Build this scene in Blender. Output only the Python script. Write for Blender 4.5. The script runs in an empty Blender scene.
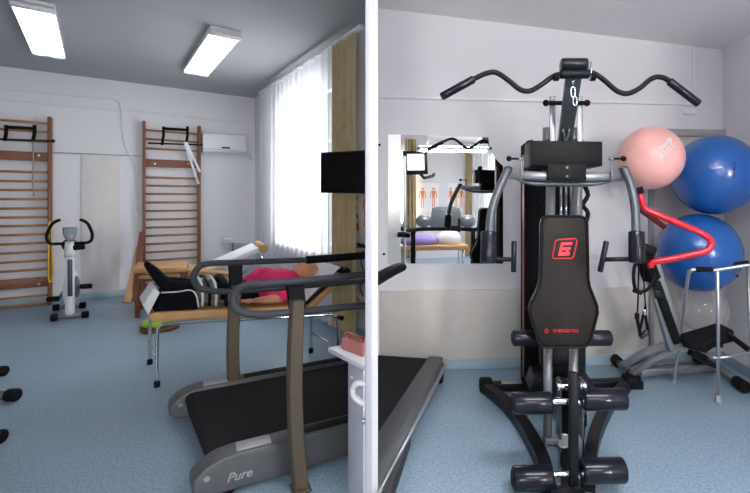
import bpy, bmesh, math, random
from mathutils import Vector as V, Matrix, noise
random.seed(7)
C = bpy.context.scene.collection
PI = math.pi
# ---------------------------------------------------------------- camera model (level, shifted lens)
F_, CX, HZ, CH = 440.0, 450.0, 200.0, 1.45
def P(px, py, Y): return V(((px-CX)/F_*Y, Y, CH-(py-HZ)/F_*Y))
def G(px, py, z=0.0):
    Y = (CH-z)*F_/(py-HZ); return V(((px-CX)/F_*Y, Y, z))
class Plane:
    def __init__(s, p, d): s.p = V((p[0], p[1], 0)); s.d = V((d[0], d[1], 0)).normalized(); s.n = V((-s.d.y, s.d.x, 0)); s.n = s.n if s.n.y < 0 else -s.n
    def hit(s, px, py, h=0.0):
        p = s.p+s.n*h; k = (px-CX)/F_
        # p.x+t dx = k (p.y+t dy)
        t = (k*p.y-p.x)/(s.d.x-k*s.d.y); Y = p.y+t*s.d.y
        return V((k*Y, Y, CH-(py-HZ)/F_*Y))
# ---------------------------------------------------------------- materials
def lin(c):
    return tuple(((x/255)/12.92 if x/255 <= .04045 else ((x/255+.055)/1.055)**2.4) for x in c)+(1,)
MATS = {}
def mat(name, col, rough=.5, metal=0, var=.06, scale=30, bump=0, coat=0, emit=0, trans=0, alpha=1, ior=1.45, bscale=None):
    if name in MATS: return MATS[name]
    m = bpy.data.materials.new(name); m.use_nodes = True; nt = m.node_tree; b = nt.nodes['Principled BSDF']
    c = lin(col)
    tc = nt.nodes.new('ShaderNodeTexCoord'); nz = nt.nodes.new('ShaderNodeTexNoise'); nz.inputs['Scale'].default_value = scale; nz.inputs['Detail'].default_value = 4
    nt.links.new(tc.outputs['Object'], nz.inputs['Vector'])
    r = nt.nodes.new('ShaderNodeValToRGB'); r.color_ramp.elements[0].position = .3; r.color_ramp.elements[1].position = .7
    r.color_ramp.elements[0].color = tuple(x*(1-var) for x in c[:3])+(1,); r.color_ramp.elements[1].color = tuple(min(1, x*(1+var)) for x in c[:3])+(1,)
    nt.links.new(nz.outputs['Fac'], r.inputs['Fac']); nt.links.new(r.outputs['Color'], b.inputs['Base Color'])
    b.inputs['Roughness'].default_value = rough; b.inputs['Metallic'].default_value = metal
    b.inputs['Coat Weight'].default_value = coat; b.inputs['Transmission Weight'].default_value = trans; b.inputs['Alpha'].default_value = alpha; b.inputs['IOR'].default_value = ior
    if sum(col) < 130: b.inputs['Specular IOR Level'].default_value = .14
    if emit:
        b.inputs['Emission Color'].default_value = c; b.inputs['Emission Strength'].default_value = emit
    if bump:
        n2 = nt.nodes.new('ShaderNodeTexNoise'); n2.inputs['Scale'].default_value = bscale or scale*4; nt.links.new(tc.outputs['Object'], n2.inputs['Vector'])
        bp = nt.nodes.new('ShaderNodeBump'); bp.inputs['Strength'].default_value = bump; bp.inputs['Distance'].default_value = .01
        nt.links.new(n2.outputs['Fac'], bp.inputs['Height']); nt.links.new(bp.outputs['Normal'], b.inputs['Normal'])
    MATS[name] = m; return m
def wood(name, c1, c2, rough=.45):
    m = bpy.data.materials.new(name); m.use_nodes = True; nt = m.node_tree; b = nt.nodes['Principled BSDF']
    tc = nt.nodes.new('ShaderNodeTexCoord'); mp = nt.nodes.new('ShaderNodeMapping'); mp.inputs['Scale'].default_value = (6, 6, 40)
    nz = nt.nodes.new('ShaderNodeTexNoise'); nz.inputs['Scale'].default_value = 2; nz.inputs['Detail'].default_value = 6; nz.inputs['Distortion'].default_value = 1.2
    r = nt.nodes.new('ShaderNodeValToRGB'); r.color_ramp.elements[0].position = .35; r.color_ramp.elements[1].position = .65
    r.color_ramp.elements[0].color = lin(c1); r.color_ramp.elements[1].color = lin(c2)
    nt.links.new(tc.outputs['Object'], mp.inputs['Vector']); nt.links.new(mp.outputs['Vector'], nz.inputs['Vector'])
    nt.links.new(nz.outputs['Fac'], r.inputs['Fac']); nt.links.new(r.outputs['Color'], b.inputs['Base Color']); b.inputs['Roughness'].default_value = rough
    return m
M_wall = mat('wall_paint', (222, 222, 226), .7, var=.02, scale=2, bump=.05, bscale=120)
M_wallr = mat('wall_paint_light', (218, 216, 220), .7, var=.02, scale=2, bump=.05, bscale=120)
M_dado = mat('dado_laminate', (196, 192, 186), .4, var=.03, scale=6)
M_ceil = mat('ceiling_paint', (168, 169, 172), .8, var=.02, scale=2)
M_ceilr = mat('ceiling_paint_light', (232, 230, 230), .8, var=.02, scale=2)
M_grey = mat('grey_gloss_paint', (150, 150, 152), .4, var=.03)
M_doorp = mat('door_paint', (196, 190, 186), .4, var=.03)
M_white = mat('white_plastic', (225, 226, 228), .35, var=.02)
M_whitep = mat('white_paper', (232, 232, 234), .8, var=.03, scale=12, bump=.15)
M_black = mat('black_plastic', (13, 13, 15), .5, var=.1)
M_rubber = mat('black_rubber', (18, 18, 20), .6, var=.1)
M_blackm = mat('black_painted_steel', (28, 29, 33), .35, var=.1, metal=.3)
M_foam = mat('black_foam_vinyl', (20, 22, 32), .28, var=.1, coat=.3)
M_fab = mat('black_fabric', (17, 17, 21), .9, var=.2, scale=60, bump=.3)
M_lea = mat('dark_leatherette', (27, 23, 21), .42, var=.2, scale=9, bump=.08, bscale=30)
M_leae = mat('black_leatherette', (22, 22, 24), .4, var=.1, bump=.2)
M_red = mat('red_paint', (196, 24, 42), .3, var=.05, coat=.4)
M_dred = mat('dark_red_paint', (112, 18, 30), .3, var=.05)
M_logo = mat('red_print', (205, 30, 45), .5, var=.02)
M_silv = mat('silver_paint', (140, 143, 148), .34, metal=.55, var=.04)
M_gsilv = mat('grey_metallic_paint', (78, 83, 88), .38, metal=.35, var=.05)
M_chr = mat('chrome', (215, 217, 222), .12, metal=1, var=.02)
M_alu = mat('brushed_aluminium', (185, 187, 190), .3, metal=.8, var=.03)
M_taupe = mat('taupe_painted_steel', (86, 77, 64), .45, metal=.2, var=.04)
M_tmg = mat('treadmill_grey_plastic', (80, 82, 85), .45, var=.05, metal=.1)
M_tml = mat('light_grey_strip', (150, 152, 156), .4, var=.05)
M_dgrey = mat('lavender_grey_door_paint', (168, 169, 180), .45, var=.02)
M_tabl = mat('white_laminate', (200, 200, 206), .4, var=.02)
M_belt = mat('treadmill_belt', (31, 31, 33), .75, var=.18, scale=160, bump=.1)
M_rail = mat('dark_grey_foam_grip', (52, 54, 60), .7, var=.08)
M_tan = mat('tan_vinyl', (190, 148, 98), .42, var=.06, scale=10)
M_blue = mat('blue_vinyl', (26, 80, 150), .25, var=.1, scale=5, coat=.3)
M_pink = mat('pink_vinyl', (240, 178, 170), .3, var=.06, scale=5, coat=.2)
M_pinks = mat('pink_shirt', (226, 44, 104), .85, var=.12, scale=14, bump=.3)
M_skin = mat('skin', (214, 148, 118), .55, var=.06, scale=20)
M_gold = mat('gold_curtain', (178, 160, 124), .8, var=.12, scale=6)
M_pinkbox = mat('dusty_pink_card', (168, 104, 104), .6, var=.05)
M_green = mat('green_rubber', (150, 190, 40), .5, var=.08)
M_yel = mat('yellow_band', (228, 196, 40), .5, var=.05)
M_brown = mat('brown_wood_base', (112, 66, 36), .5, var=.1)
M_orange = mat('orange_print', (206, 120, 60), .6, var=.1)
M_purple = mat('purple_cloth', (150, 130, 190), .9, var=.15)
M_skirt = mat('blue_vinyl_skirting', (150, 170, 184), .35, var=.03, scale=60)
W1 = wood('varnished_wood', (100, 58, 36), (134, 80, 50)); W2 = wood('pale_rung_wood', (146, 102, 66), (172, 124, 84)); W3 = wood('pine_wood', (176, 134, 88), (196, 154, 104)); W4 = wood('red_brown_wood', (92, 46, 28), (118, 62, 38))
def floor_mat():
    m = bpy.data.materials.new('blue_speckled_vinyl'); m.use_nodes = True; nt = m.node_tree; b = nt.nodes['Principled BSDF']
    tc = nt.nodes.new('ShaderNodeTexCoord'); n1 = nt.nodes.new('ShaderNodeTexNoise'); n1.inputs['Scale'].default_value = 70; n1.inputs['Detail'].default_value = 5
    r = nt.nodes.new('ShaderNodeValToRGB'); r.color_ramp.elements[0].position = .36; r.color_ramp.elements[1].position = .64
    r.color_ramp.elements[0].color = lin((124, 149, 168)); r.color_ramp.elements[1].color = lin((155, 178, 196))
    n2 = nt.nodes.new('ShaderNodeTexNoise'); n2.inputs['Scale'].default_value = 1.1; mx = nt.nodes.new('ShaderNodeMixRGB'); mx.blend_type = 'MULTIPLY'; mx.inputs['Fac'].default_value = .25
    nt.links.new(tc.outputs['Object'], n1.inputs['Vector']); nt.links.new(tc.outputs['Object'], n2.inputs['Vector']); nt.links.new(n1.outputs['Fac'], r.inputs['Fac'])
    nt.links.new(r.outputs['Color'], mx.inputs['Color1']); nt.links.new(n2.outputs['Fac'], mx.inputs['Color2']); nt.links.new(mx.outputs['Color'], b.inputs['Base Color'])
    b.inputs['Roughness'].default_value = .38
    return m
M_floor = floor_mat()
def sheer_mat():
    m = bpy.data.materials.new('sheer_white_voile'); m.use_nodes = True; nt = m.node_tree; nt.nodes.remove(nt.nodes['Principled BSDF']); out = nt.nodes['Material Output']
    t = nt.nodes.new('ShaderNodeBsdfTranslucent'); d = nt.nodes.new('ShaderNodeBsdfDiffuse'); tr = nt.nodes.new('ShaderNodeBsdfTransparent')
    t.inputs[0].default_value = d.inputs[0].default_value = (.86, .87, .89, 1)
    a = nt.nodes.new('ShaderNodeMixShader'); a.inputs[0].default_value = .45; b = nt.nodes.new('ShaderNodeMixShader'); b.inputs[0].default_value = .22
    nt.links.new(t.outputs[0], a.inputs[1]); nt.links.new(d.outputs[0], a.inputs[2]); nt.links.new(a.outputs[0], b.inputs[1]); nt.links.new(tr.outputs[0], b.inputs[2]); nt.links.new(b.outputs[0], out.inputs[0])
    return m
M_sheer = sheer_mat()
def clear_mat(name='clear_vinyl', haze=.0):
    m = bpy.data.materials.new(name); m.use_nodes = True; nt = m.node_tree; nt.nodes.remove(nt.nodes['Principled BSDF']); out = nt.nodes['Material Output']
    g = nt.nodes.new('ShaderNodeBsdfGlossy'); g.inputs['Roughness'].default_value = .1; tr = nt.nodes.new('ShaderNodeBsdfTransparent'); tr.inputs[0].default_value = (.97, .97, .97, 1)
    d = nt.nodes.new('ShaderNodeBsdfDiffuse'); d.inputs[0].default_value = (.75, .75, .75, 1)
    lw = nt.nodes.new('ShaderNodeLayerWeight'); lw.inputs[0].default_value = .3; mx = nt.nodes.new('ShaderNodeMixShader'); m2 = nt.nodes.new('ShaderNodeMixShader'); mu = nt.nodes.new('ShaderNodeMath'); mu.operation = 'MULTIPLY_ADD'
    nt.links.new(lw.outputs['Facing'], mu.inputs[0]); mu.inputs[1].default_value = .45*(haze > 0); mu.inputs[2].default_value = haze
    nt.links.new(mu.outputs[0], m2.inputs[0]); nt.links.new(tr.outputs[0], m2.inputs[1]); nt.links.new(d.outputs[0], m2.inputs[2])
    mx.inputs[0].default_value = .06; nt.links.new(m2.outputs[0], mx.inputs[1]); nt.links.new(g.outputs[0], mx.inputs[2]); nt.links.new(mx.outputs[0], out.inputs[0])
    return m
M_clear = clear_mat('clear_ball_vinyl', .08)
M_mirror = mat('mirror_silvering', (228, 230, 228), .015, metal=1, var=0)
M_lamp = mat('lamp_diffuser_glow', (248, 248, 252), .4, var=0, emit=5.4)
M_lampadd = mat('added_lamp_glow', (250, 248, 250), .4, var=0, emit=34)  # glow of the hanging lamps added for the right room
M_scr = mat('black_screen', (9, 9, 11), .18, var=0)
M_tvon = mat('lit_screen', (225, 225, 230), .3, var=.5, scale=5, emit=1.1)
M_lcd = mat('grey_display', (120, 140, 150), .3, var=.1)
M_glass = clear_mat()
# ---------------------------------------------------------------- mesh builder
ROOT = {}
def ax(u=(1, 0, 0), w=(0, 0, 1)):
    u = V(u).normalized(); w = V(w); w = (w-u*w.dot(u)).normalized(); v = w.cross(u); return (u, v, w)
class MB:
    def __init__(s): s.bm = bmesh.new()
    def _merge(s, b, smooth):
        for f in b.faces: f.smooth = smooth
        me = bpy.data.meshes.new('t'); b.to_mesh(me); b.free(); s.bm.from_mesh(me); bpy.data.meshes.remove(me)
    def box(s, c, size, a=None, bev=0, seg=2):
        a = a or ax(); b = bmesh.new(); bmesh.ops.create_cube(b, size=1)
        for v in b.verts: v.co = V((v.co.x*size[0], v.co.y*size[1], v.co.z*size[2]))
        if bev: bmesh.ops.bevel(b, geom=b.edges[:], offset=bev, segments=seg, affect='EDGES', profile=.5)
        for v in b.verts: v.co = V(c)+a[0]*v.co.x+a[1]*v.co.y+a[2]*v.co.z
        s._merge(b, bool(bev)); return s
    def prism(s, pts, ext, bev=0, seg=2, smooth=None):
        b = bmesh.new(); vs = [b.verts.new(V(p)) for p in pts]; f = b.faces.new(vs)
        r = bmesh.ops.extrude_face_region(b, geom=[f]); 
        for g in r['geom']:
            if isinstance(g, bmesh.types.BMVert): g.co += V(ext)
        bmesh.ops.recalc_face_normals(b, faces=b.faces[:])
        if bev: bmesh.ops.bevel(b, geom=b.edges[:], offset=bev, segments=seg, affect='EDGES', profile=.5)
        s._merge(b, bool(bev) if smooth is None else smooth); return s
    def tube(s, pts, r, n=12, res=0, closed=False, flat=None, rot=0):
        pts = [V(p) for p in pts]; rs = list(r) if isinstance(r, (list, tuple)) else [r]*len(pts)
        if res:
            q, qr = [], []; m = len(pts); rng = range(m if closed else m-1)
            for i in rng:
                g = (lambda k: pts[k % m]) if closed else (lambda k: pts[max(0, min(m-1, k))])
                p0, p1, p2, p3 = g(i-1), g(i), g(i+1), g(i+2); ra, rb = rs[i], rs[(i+1) % m]
                for k in range(res):
                    t = k/res
                    q.append(.5*((2*p1)+(p2-p0)*t+(2*p0-5*p1+4*p2-p3)*t*t+(3*p1-p0-3*p2+p3)*t**3)); qr.append(ra+(rb-ra)*t)
            if not closed: q.append(pts[-1]); qr.append(rs[-1])
            pts, rs = q, qr
        b = bmesh.new(); m = len(pts); rings = []; up = None
        for i in range(m):
            if closed: d = (pts[(i+1) % m]-pts[i-1])
            else: d = pts[min(i+1, m-1)]-pts[max(i-1, 0)]
            d.normalize()
            if up is None: up = d.orthogonal().normalized() if flat is None else (V(flat)-d*V(flat).dot(d)).normalized()
            else: up = (up-d*up.dot(d)); up = up.normalized() if up.length > 1e-6 else d.orthogonal().normalized()
            sd = d.cross(up); rings.append([b.verts.new(pts[i]+(up*math.cos(2*PI*k/n+rot)+sd*math.sin(2*PI*k/n+rot))*rs[i]) for k in range(n)])
        for i in range(m if closed else m-1):
            A, B = rings[i], rings[(i+1) % m]
            for k in range(n): b.faces.new((A[k], A[(k+1) % n], B[(k+1) % n], B[k])).smooth = True
        caps = []
        if not closed: caps = [b.faces.new(rings[0][::-1]), b.faces.new(rings[-1])]
        bmesh.ops.recalc_face_normals(b, faces=b.faces[:])
        for f in b.faces: f.smooth = n > 4
        for f in caps: f.smooth = False
        me = bpy.data.meshes.new('t'); b.to_mesh(me); b.free(); s.bm.from_mesh(me); bpy.data.meshes.remove(me); return s
    def sph(s, c, r, a=None, n=24):
        r = r if isinstance(r, (tuple, list)) else (r, r, r); a = a or ax(); b = bmesh.new(); bmesh.ops.create_uvsphere(b, u_segments=n, v_segments=max(6, n//2+2), radius=1)
        for v in b.verts: v.co = V(c)+a[0]*v.co.x*r[0]+a[1]*v.co.y*r[1]+a[2]*v.co.z*r[2]
        s._merge(b, True); return s
    def bar(s, p, q, w, h, bev=.003, up=(0, 0, 1)):   # rectangular section beam from p to q
        p, q = V(p), V(q); u = (q-p).normalized(); up = V(up)
        if abs(u.dot(up)) > .98: up = V((0, 1, 0))
        a = ax(u, up); return s.box((p+q)/2, ((q-p).length, w, h), a, bev)
    def cyl(s, p, q, r, n=16, bev=0):
        p, q = V(p), V(q)
        if bev:
            d = (q-p).normalized(); return s.tube([p, p+d*bev*.3, p+d*bev, q-d*bev, q-d*bev*.3, q], [r-bev, r-bev*.3, r, r, r-bev*.3, r-bev], n)
        return s.tube([p, q], r, n)
    def grid(s, fn, nu, nv):
        b = bmesh.new(); vs = [[b.verts.new(fn(i/nu, j/nv)) for j in range(nv+1)] for i in range(nu+1)]
        for i in range(nu):
            for j in range(nv): b.faces.new((vs[i][j], vs[i+1][j], vs[i+1][j+1], vs[i][j+1]))
        s._merge(b, True); return s
    def clip(s, co, no):
        r = bmesh.ops.bisect_plane(s.bm, geom=s.bm.verts[:]+s.bm.edges[:]+s.bm.faces[:], plane_co=co, plane_no=no, clear_outer=True)
        es = [e for e in r['geom_cut'] if isinstance(e, bmesh.types.BMEdge)]
        try: bmesh.ops.holes_fill(s.bm, edges=es)
        except Exception: pass
        return s
    def build(s, name, m, parent=None, remesh=0, smooth=0):
        me = bpy.data.meshes.new(name)
        if remesh:
            s.bm.to_mesh(me); o = bpy.data.objects.new('tmp', me); C.objects.link(o); md = o.modifiers.new('r', 'REMESH'); md.mode = 'VOXEL'; md.voxel_size = remesh; md.use_smooth_shade = True
            if smooth: sm = o.modifiers.new('s', 'SMOOTH'); sm.iterations = smooth; sm.factor = .5
            dg = bpy.context.evaluated_depsgraph_get(); me2 = bpy.data.meshes.new_from_object(o.evaluated_get(dg)); bpy.data.objects.remove(o); s.bm.free(); s.bm = bmesh.new(); s.bm.from_mesh(me2)
            for f in s.bm.faces: f.smooth = True
            me = bpy.data.meshes.new(name)
        if parent is not None: off = ROOT[parent.name]
        else:
            xs = [v.co for v in s.bm.verts]; off = V((sum(v.x for v in xs)/len(xs), sum(v.y for v in xs)/len(xs), min(v.z for v in xs)))
        for v in s.bm.verts: v.co -= off
        s.bm.to_mesh(me); s.bm.free(); me.materials.append(m)
        o = bpy.data.objects.new(name, me); C.objects.link(o)
        if parent is not None: o.parent = parent
        else: o.location = off
        ROOT[o.name] = off
        return o
def tag(o, label, cat, group=None, kind=None):
    o['label'] = label; o['category'] = cat
    if group: o['group'] = group
    if kind: o['kind'] = kind
    return o
def thing(name, label, cat, loc, group=None):
    o = bpy.data.objects.new(name, None); o.empty_display_size = .1; o.location = loc; C.objects.link(o); ROOT[o.name] = V(loc); return tag(o, label, cat, group)
def st(o): o['kind'] = 'structure'; return o
def text(name, s, m, parent, org, xdir, ydir, size, ext=.001, spacing=1.0, shear=0):
    cu = bpy.data.curves.new('t', 'FONT'); cu.body = s; cu.size = size; cu.extrude = ext; cu.align_x = 'CENTER'; cu.align_y = 'CENTER'; cu.space_character = spacing; cu.shear = shear; cu.offset = size*.012
    o = bpy.data.objects.new('t', cu); C.objects.link(o); dg = bpy.context.evaluated_depsgraph_get(); me = bpy.data.meshes.new_from_object(o.evaluated_get(dg)); bpy.data.objects.remove(o)
    x = V(xdir).normalized(); y = V(ydir); y = (y-x*y.dot(x)).normalized(); z = x.cross(y); b = MB(); b.bm.from_mesh(me)
    for v in b.bm.verts: v.co = V(org)+x*v.co.x+y*v.co.y+z*v.co.z
    return b.build(name, m, parent)
# ================================================================= THE ROOMS
C1 = V((-3.43, 7.74, 0)); BW = Plane(C1, (-1, -.72)); RW = Plane(C1, (.8, -1))
RW.n = -RW.n if RW.n.x > 0 else RW.n
BR = Plane((.8, 3.84), (1, .08))
ZC = 3.24
PK = (374.5-CX)/F_
pdir = V((PK, 1, 0)).normalized(); pn = V((-pdir.y, pdir.x, 0))       # pn points to the left room
def clipL(b): return b.clip(V((0, 0, 0))+pn*.0165, -pn)
def clipR(b): return b.clip(V((0, 0, 0))-pn*.0165, pn)
# floor and ceilings
b = MB(); b.box((-1.8, 2.2, -.05), (16, 13, .1)); st(b.build('floor', M_floor))
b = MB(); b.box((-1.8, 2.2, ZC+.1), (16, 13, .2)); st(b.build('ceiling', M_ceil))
def cz(x): return 3.08-.088*(x+.64)
b = MB(); q = [V((PK*4.2, 4.2, 0)), V((PK*-3.4, -3.4, 0)), V((3.7, -3.4, 0)), V((3.7, 4.2, 0))]
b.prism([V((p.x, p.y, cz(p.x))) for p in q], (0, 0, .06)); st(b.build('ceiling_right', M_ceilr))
def wall(name, p, q, m, z0=0, z1=ZC, t=.15, side=1, holes=()):
    p, q = V((p[0], p[1], 0)), V((q[0], q[1], 0)); u = (q-p).normalized(); n = V((-u.y, u.x, 0))*side; L = (q-p).length; b = MB()
    def seg(s0, s1, a, c):
        if s1-s0 < 1e-4 or c-a < 1e-4: return
        b.box(p+u*((s0+s1)/2)+n*(t/2)+V((0, 0, (a+c)/2)), (s1-s0, t, c-a), ax(u))
    cur = 0
    for (s0, s1, a, c) in sorted(holes):
        seg(cur, s0, z0, z1); seg(s0, s1, z0, a); seg(s0, s1, c, z1); cur = s1
    seg(cur, L, z0, z1)
    return st(b.build(name, m))
L1 = C1+V((-5.5, -3.96, 0)); L2 = L1+V((2.88, -4, 0)); L3 = V((-4.0, -3.4, 0))
E = V((-.754, 4.395, 0))
wall('wall_back', L1, C1+V((.15, .108, 0)), M_wall, side=1)
wall('wall_left', L1, L2, M_wall, side=-1); wall('wall_far_left', L2, L3, M_wall, side=-1)
def sRW(px): return (RW.hit(px, 200)-C1).length
ws0, ws1 = sRW(268), sRW(322)
wall('wall_window', C1, E+V((.1, -.125, 0)), M_wall, side=1, holes=[(ws0, ws1, .85, 2.85)])
# window of the left room
def window(name, pl, o, s0, s1, z0, z1, outn):
    u = pl.d; b = MB(); w = .06
    A = o+u*s0; B = o+u*s1; m = (A+B)/2; off = outn*.06
    for (c, sz) in ((A+u*w/2, (w, .07, z1-z0)), (B-u*w/2, (w, .07, z1-z0)), (m, (w, .07, z1-z0))): b.box(c+off+V((0, 0, (z0+z1)/2)), sz, ax(u))
    for z in (z0+w/2, z1-w/2, z0+(z1-z0)*.68): b.box(m+off+V((0, 0, z)), (s1-s0, .068, w), ax(u))
    f = st(b.build(name, M_white)); b = MB(); b.box(m+off+V((0, 0, (z0+z1)/2)), (s1-s0-.02, .008, z1-z0-.02), ax(u)); b.build('window_pane', M_glass, f)
    b = MB(); b.box(m-outn*.04+V((0, 0, z0-.02)), (s1-s0+.1, .2, .035), ax(u), .006); b.build('window_sill', M_white, f)
RWd = V((.8, -1, 0)).normalized(); RW.d = RWd
window('window_1', RW, C1, ws0, ws1, .85, 2.85, -RW.n)
# partition and dead wall between the rooms
pa, pb = V((PK*2.05, 2.05, 0)), V((PK*4.45, 4.45, 0))
b = MB(); b.box((pa+pb)/2+V((0, 0, ZC/2)), ((pb-pa).length, .031, ZC), ax(pdir)); st(b.build('wall_partition', M_white))
hb = V((PK*-3.4, -3.4, 0)); b = MB(); b.box((pa+hb)/2+V((0, 0, 3.14)), ((pa-hb).length, .03, .24), ax(pdir)); st(b.build('trim_1', M_white))
# right room
RB0 = V((-.70, 3.84-.06, 0)); RB1 = V((2.46, 3.906, 0))
wall('wall_right_room_back', (PK*3.727, 3.727), (2.6, 3.984), M_wallr, side=1)
wall('wall_right', (2.46, 4.05), (2.40, .6), M_wallr, side=1)
wall('wall_right_alcove', (2.40, .6), (3.6, .6), M_wallr, side=1); wall('wall_right_far', (3.6, .75), (3.6, -3.4), M_wallr, side=1)
# rear wall with openings for two added, unseen windows
wall('wall_rear', (3.75, -3.4), (-4.1, -3.4), M_wallr, side=1, holes=[(.55, 1.45, .9, 2.5), (3.5, 4.6, .9, 2.5)])
Pr = Plane((3.75, -3.4), (-1, 0)); Pr.d = V((-1, 0, 0))
window('added_window_2', Pr, V((3.75, -3.4, 0)), .55, 1.45, .9, 2.5, V((0, -1, 0))); window('added_window_3', Pr, V((3.75, -3.4, 0)), 3.5, 4.6, .9, 2.5, V((0, -1, 0)))  # unseen windows, added to let more light into the right room
# trims
k = 2
def trim(b, m):
    global k
    o = st(b.build('trim_%d' % k, m)); k += 1; return o
zl = BW.hit(125, 111).z
b = MB(); b.bar(BW.hit(-30, 0, .01)*V((1, 1, 0)) if False else V((*BW.hit(-40, 200, .012).xy, zl)), V((*BW.hit(254, 200, .012).xy, zl)), .024, .03); trim(b, M_wall)
b = MB(); b.bar(V((*BW.hit(-40, 200, .012).xy, .05)), V((*BW.hit(254, 200, .012).xy, .05)), .024, .1); st(b.build('baseboard_back', M_skirt))
b = MB(); b.bar(V((*RW.hit(257, 200, .012).xy, .05)), V((*RW.hit(370, 200, .012).xy, .05)), .024, .1); st(b.build('baseboard_window', M_skirt))
b = MB(); b.bar(V((*BR.hit(381, 200, .012).xy, .045)), V((*BR.hit(731, 200, .012).xy, .045)), .024, .09); st(b.build('baseboard_right', M_skirt))
b = MB(); b.bar(V((2.445, 3.94, .045)), V((2.395, .7, .045)), .024, .09); st(b.build('baseboard_right_side', M_skirt))
b = MB(); z0, z1 = BR.hit(560, 288).z, .09; p, q = BR.hit(381, 200, .008), BR.hit(648, 200, .008); p.z = q.z = (z0+z1)/2; b.bar(p, q, .016, z0-z1, .001); trim(b, M_dado)
zt = BR.hit(560, 99).z; p, q = BR.hit(381, 97, .012), BR.hit(694, 104, .012); b = MB(); b.bar(p, q, .03, .022); trim(b, M_white)
b = MB(); p, q = BR.hit(694, 104, .012), BR.hit(694, 43, .012); b.bar(p, q, .02, .012); b.bar(q, BR.hit(740, 45, .012), .02, .012); trim(b, M_white)
# right wall service line in left room (cable trunking)
b = MB(); b.bar(RW.hit(318, 262, .012), RW.hit(369, 306, .012), .02, .02); trim(b, M_wall)
# door behind the balls
def bp(px, z, h=0): p = BR.hit(px, 200, h); p.z = z; return p
zt = BR.hit(690, 130).z
b = MB(); b.bar(bp(649, zt/2, .02), bp(653, zt/2, .02), .05, zt); b.bar(bp(739, zt/2, .02), bp(745, zt/2, .02), .05, zt); b.bar(bp(650, zt-.03, .025), bp(743, zt-.03, .025), .055, .06)
dr = st(b.build('door_2', M_grey)); b = MB(); b.bar(bp(653, zt/2-.03, .008), bp(739, zt/2-.03, .008), .015, zt-.06)
b.bar(bp(660, zt-.3, .017), bp(732, zt-.3, .017), .006, .3); b.build('door_leaf', M_doorp, dr)
# open white door seen edge-on next to the partition
YD = 1.25; e0, e1 = P(365.2, 200, YD), P(371.4, 200, YD); dd = V((PK*1.03, 1, 0)).normalized(); ww = (e1-e0).length
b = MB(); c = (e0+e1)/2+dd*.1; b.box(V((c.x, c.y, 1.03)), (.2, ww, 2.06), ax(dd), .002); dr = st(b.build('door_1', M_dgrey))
b = MB(); hx = e0+V((-.002, .03, 0)); b.box(V((hx.x, hx.y, .875)), (.05, .008, .2), ax(dd), .003); b.build('lock_plate', M_alu, dr)
b = MB(); h0 = P(366, 384, YD+.02); b.tube([h0, P(358, 383, YD+.02), P(353, 388, YD+.03), P(354, 396, YD+.03), P(361, 402, YD+.02), P(366, 404, YD+.02)], .0085, 12, 6); b.build('door_handle', M_white, dr)
b = MB(); b.cyl(P(366, 421, YD+.02), P(362, 421, YD+.02), .009); b.build('key_cylinder', M_chr, dr)
# conduit on the back wall
b = MB(); b.tube([BW.hit(x, y, .02) for x, y in ((-25, 88), (10, 90), (60, 94.5), (104, 98), (114, 99), (120, 104), (122, 118), (124, 140), (131, 158), (136, 170), (137, 190), (136.5, 212))], .008, 8, 5)
tag(b.build('cable', M_white), 'thin cable running under the ceiling and down beside the right wall bars', 'cable')
b = MB(); b.box(BW.hit(136.5, 215, .02), (.06, .04, .08), ax(BW.d), .005); tag(b.build('wall_socket', M_white), 'small white socket box left of the right-hand wall bars', 'socket')
b = MB(); b.tube([BW.hit(52, 152.5, .012), BW.hit(142, 156, .012)], .006, 6); tag(b.build('cable', M_grey), 'thin horizontal cable strung between the two wall bars', 'cable')
b = MB(); a0, a1 = BW.hit(81, 155, .008), BW.hit(119.5, 157, .008); z0, z1 = .1, a1.z
mid = (a0+a1)/2; b.bar(V((a0.x, a0.y, (z0+z1)/2)), V((a1.x, a1.y, (z0+z1)/2)), .014, z1-z0, .002); tag(b.build('wall_panel', mat('panel_laminate', (212, 208, 206), .4, var=.03, scale=8)), 'tall cream laminate panel on the wall between the two wall bars', 'wall panel')
# ---------------------------------------------------------------- ceiling lights
def lamp(px, py, ln, wd, mt, label, yaw=(-.8, 1), zc=ZC, pos=None, drop=0):
    zb = zc-.075-drop; c = pos or G(px, py, zb); u = V((*yaw, 0)).normalized(); c = V((c.x, c.y, zb)); t = thing('ceiling_light', label, 'ceiling light', V((c.x, c.y, zc)), 'ceiling lights')
    a = ax(u); v = a[1]
    b = MB(); b.box(c+V((0, 0, .045)), (ln, wd, .06), a, .006)
    for s in (-1, 1): b.box(c+u*s*(ln/2-.035)+V((0, 0, .02)), (.07, wd, .055), a, .006)
    b.build('housing', M_white, t)
    b = MB()
    for s in (-1, 1):
        prof = [(math.sin(i/8*PI-PI/2)*wd*.235, math.cos(i/8*PI-PI/2)*.022) for i in range(9)]
        b.prism([c-u*(ln/2-.07)+v*(s*wd*.245+x)+V((0, 0, .015-z)) for x, z in prof], u*(ln-.14))
    b.build('diffuser', mt, t)
    if drop:
        b = MB(); b.box(c+V((0, 0, .08)), (ln-.1, wd-.06, .01), a); b.build('added_uplight', mt, t)  # glowing top panel, added to brighten the right-hand ceiling
        for s in (-1, 1): b = MB(); b.cyl(c+u*s*ln*.35+V((0, 0, .07)), c+u*s*ln*.35+V((0, 0, .08+drop+.06)), .004, 6); b.build('suspension_wire', M_silv, t)
lamp(42, 36, 1.75, .3, M_lamp, 'lit twin-tube ceiling light nearest the left edge')
lamp(209, 58, 1.85, .3, M_lamp, 'lit twin-tube ceiling light in front of the white curtain')
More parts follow.
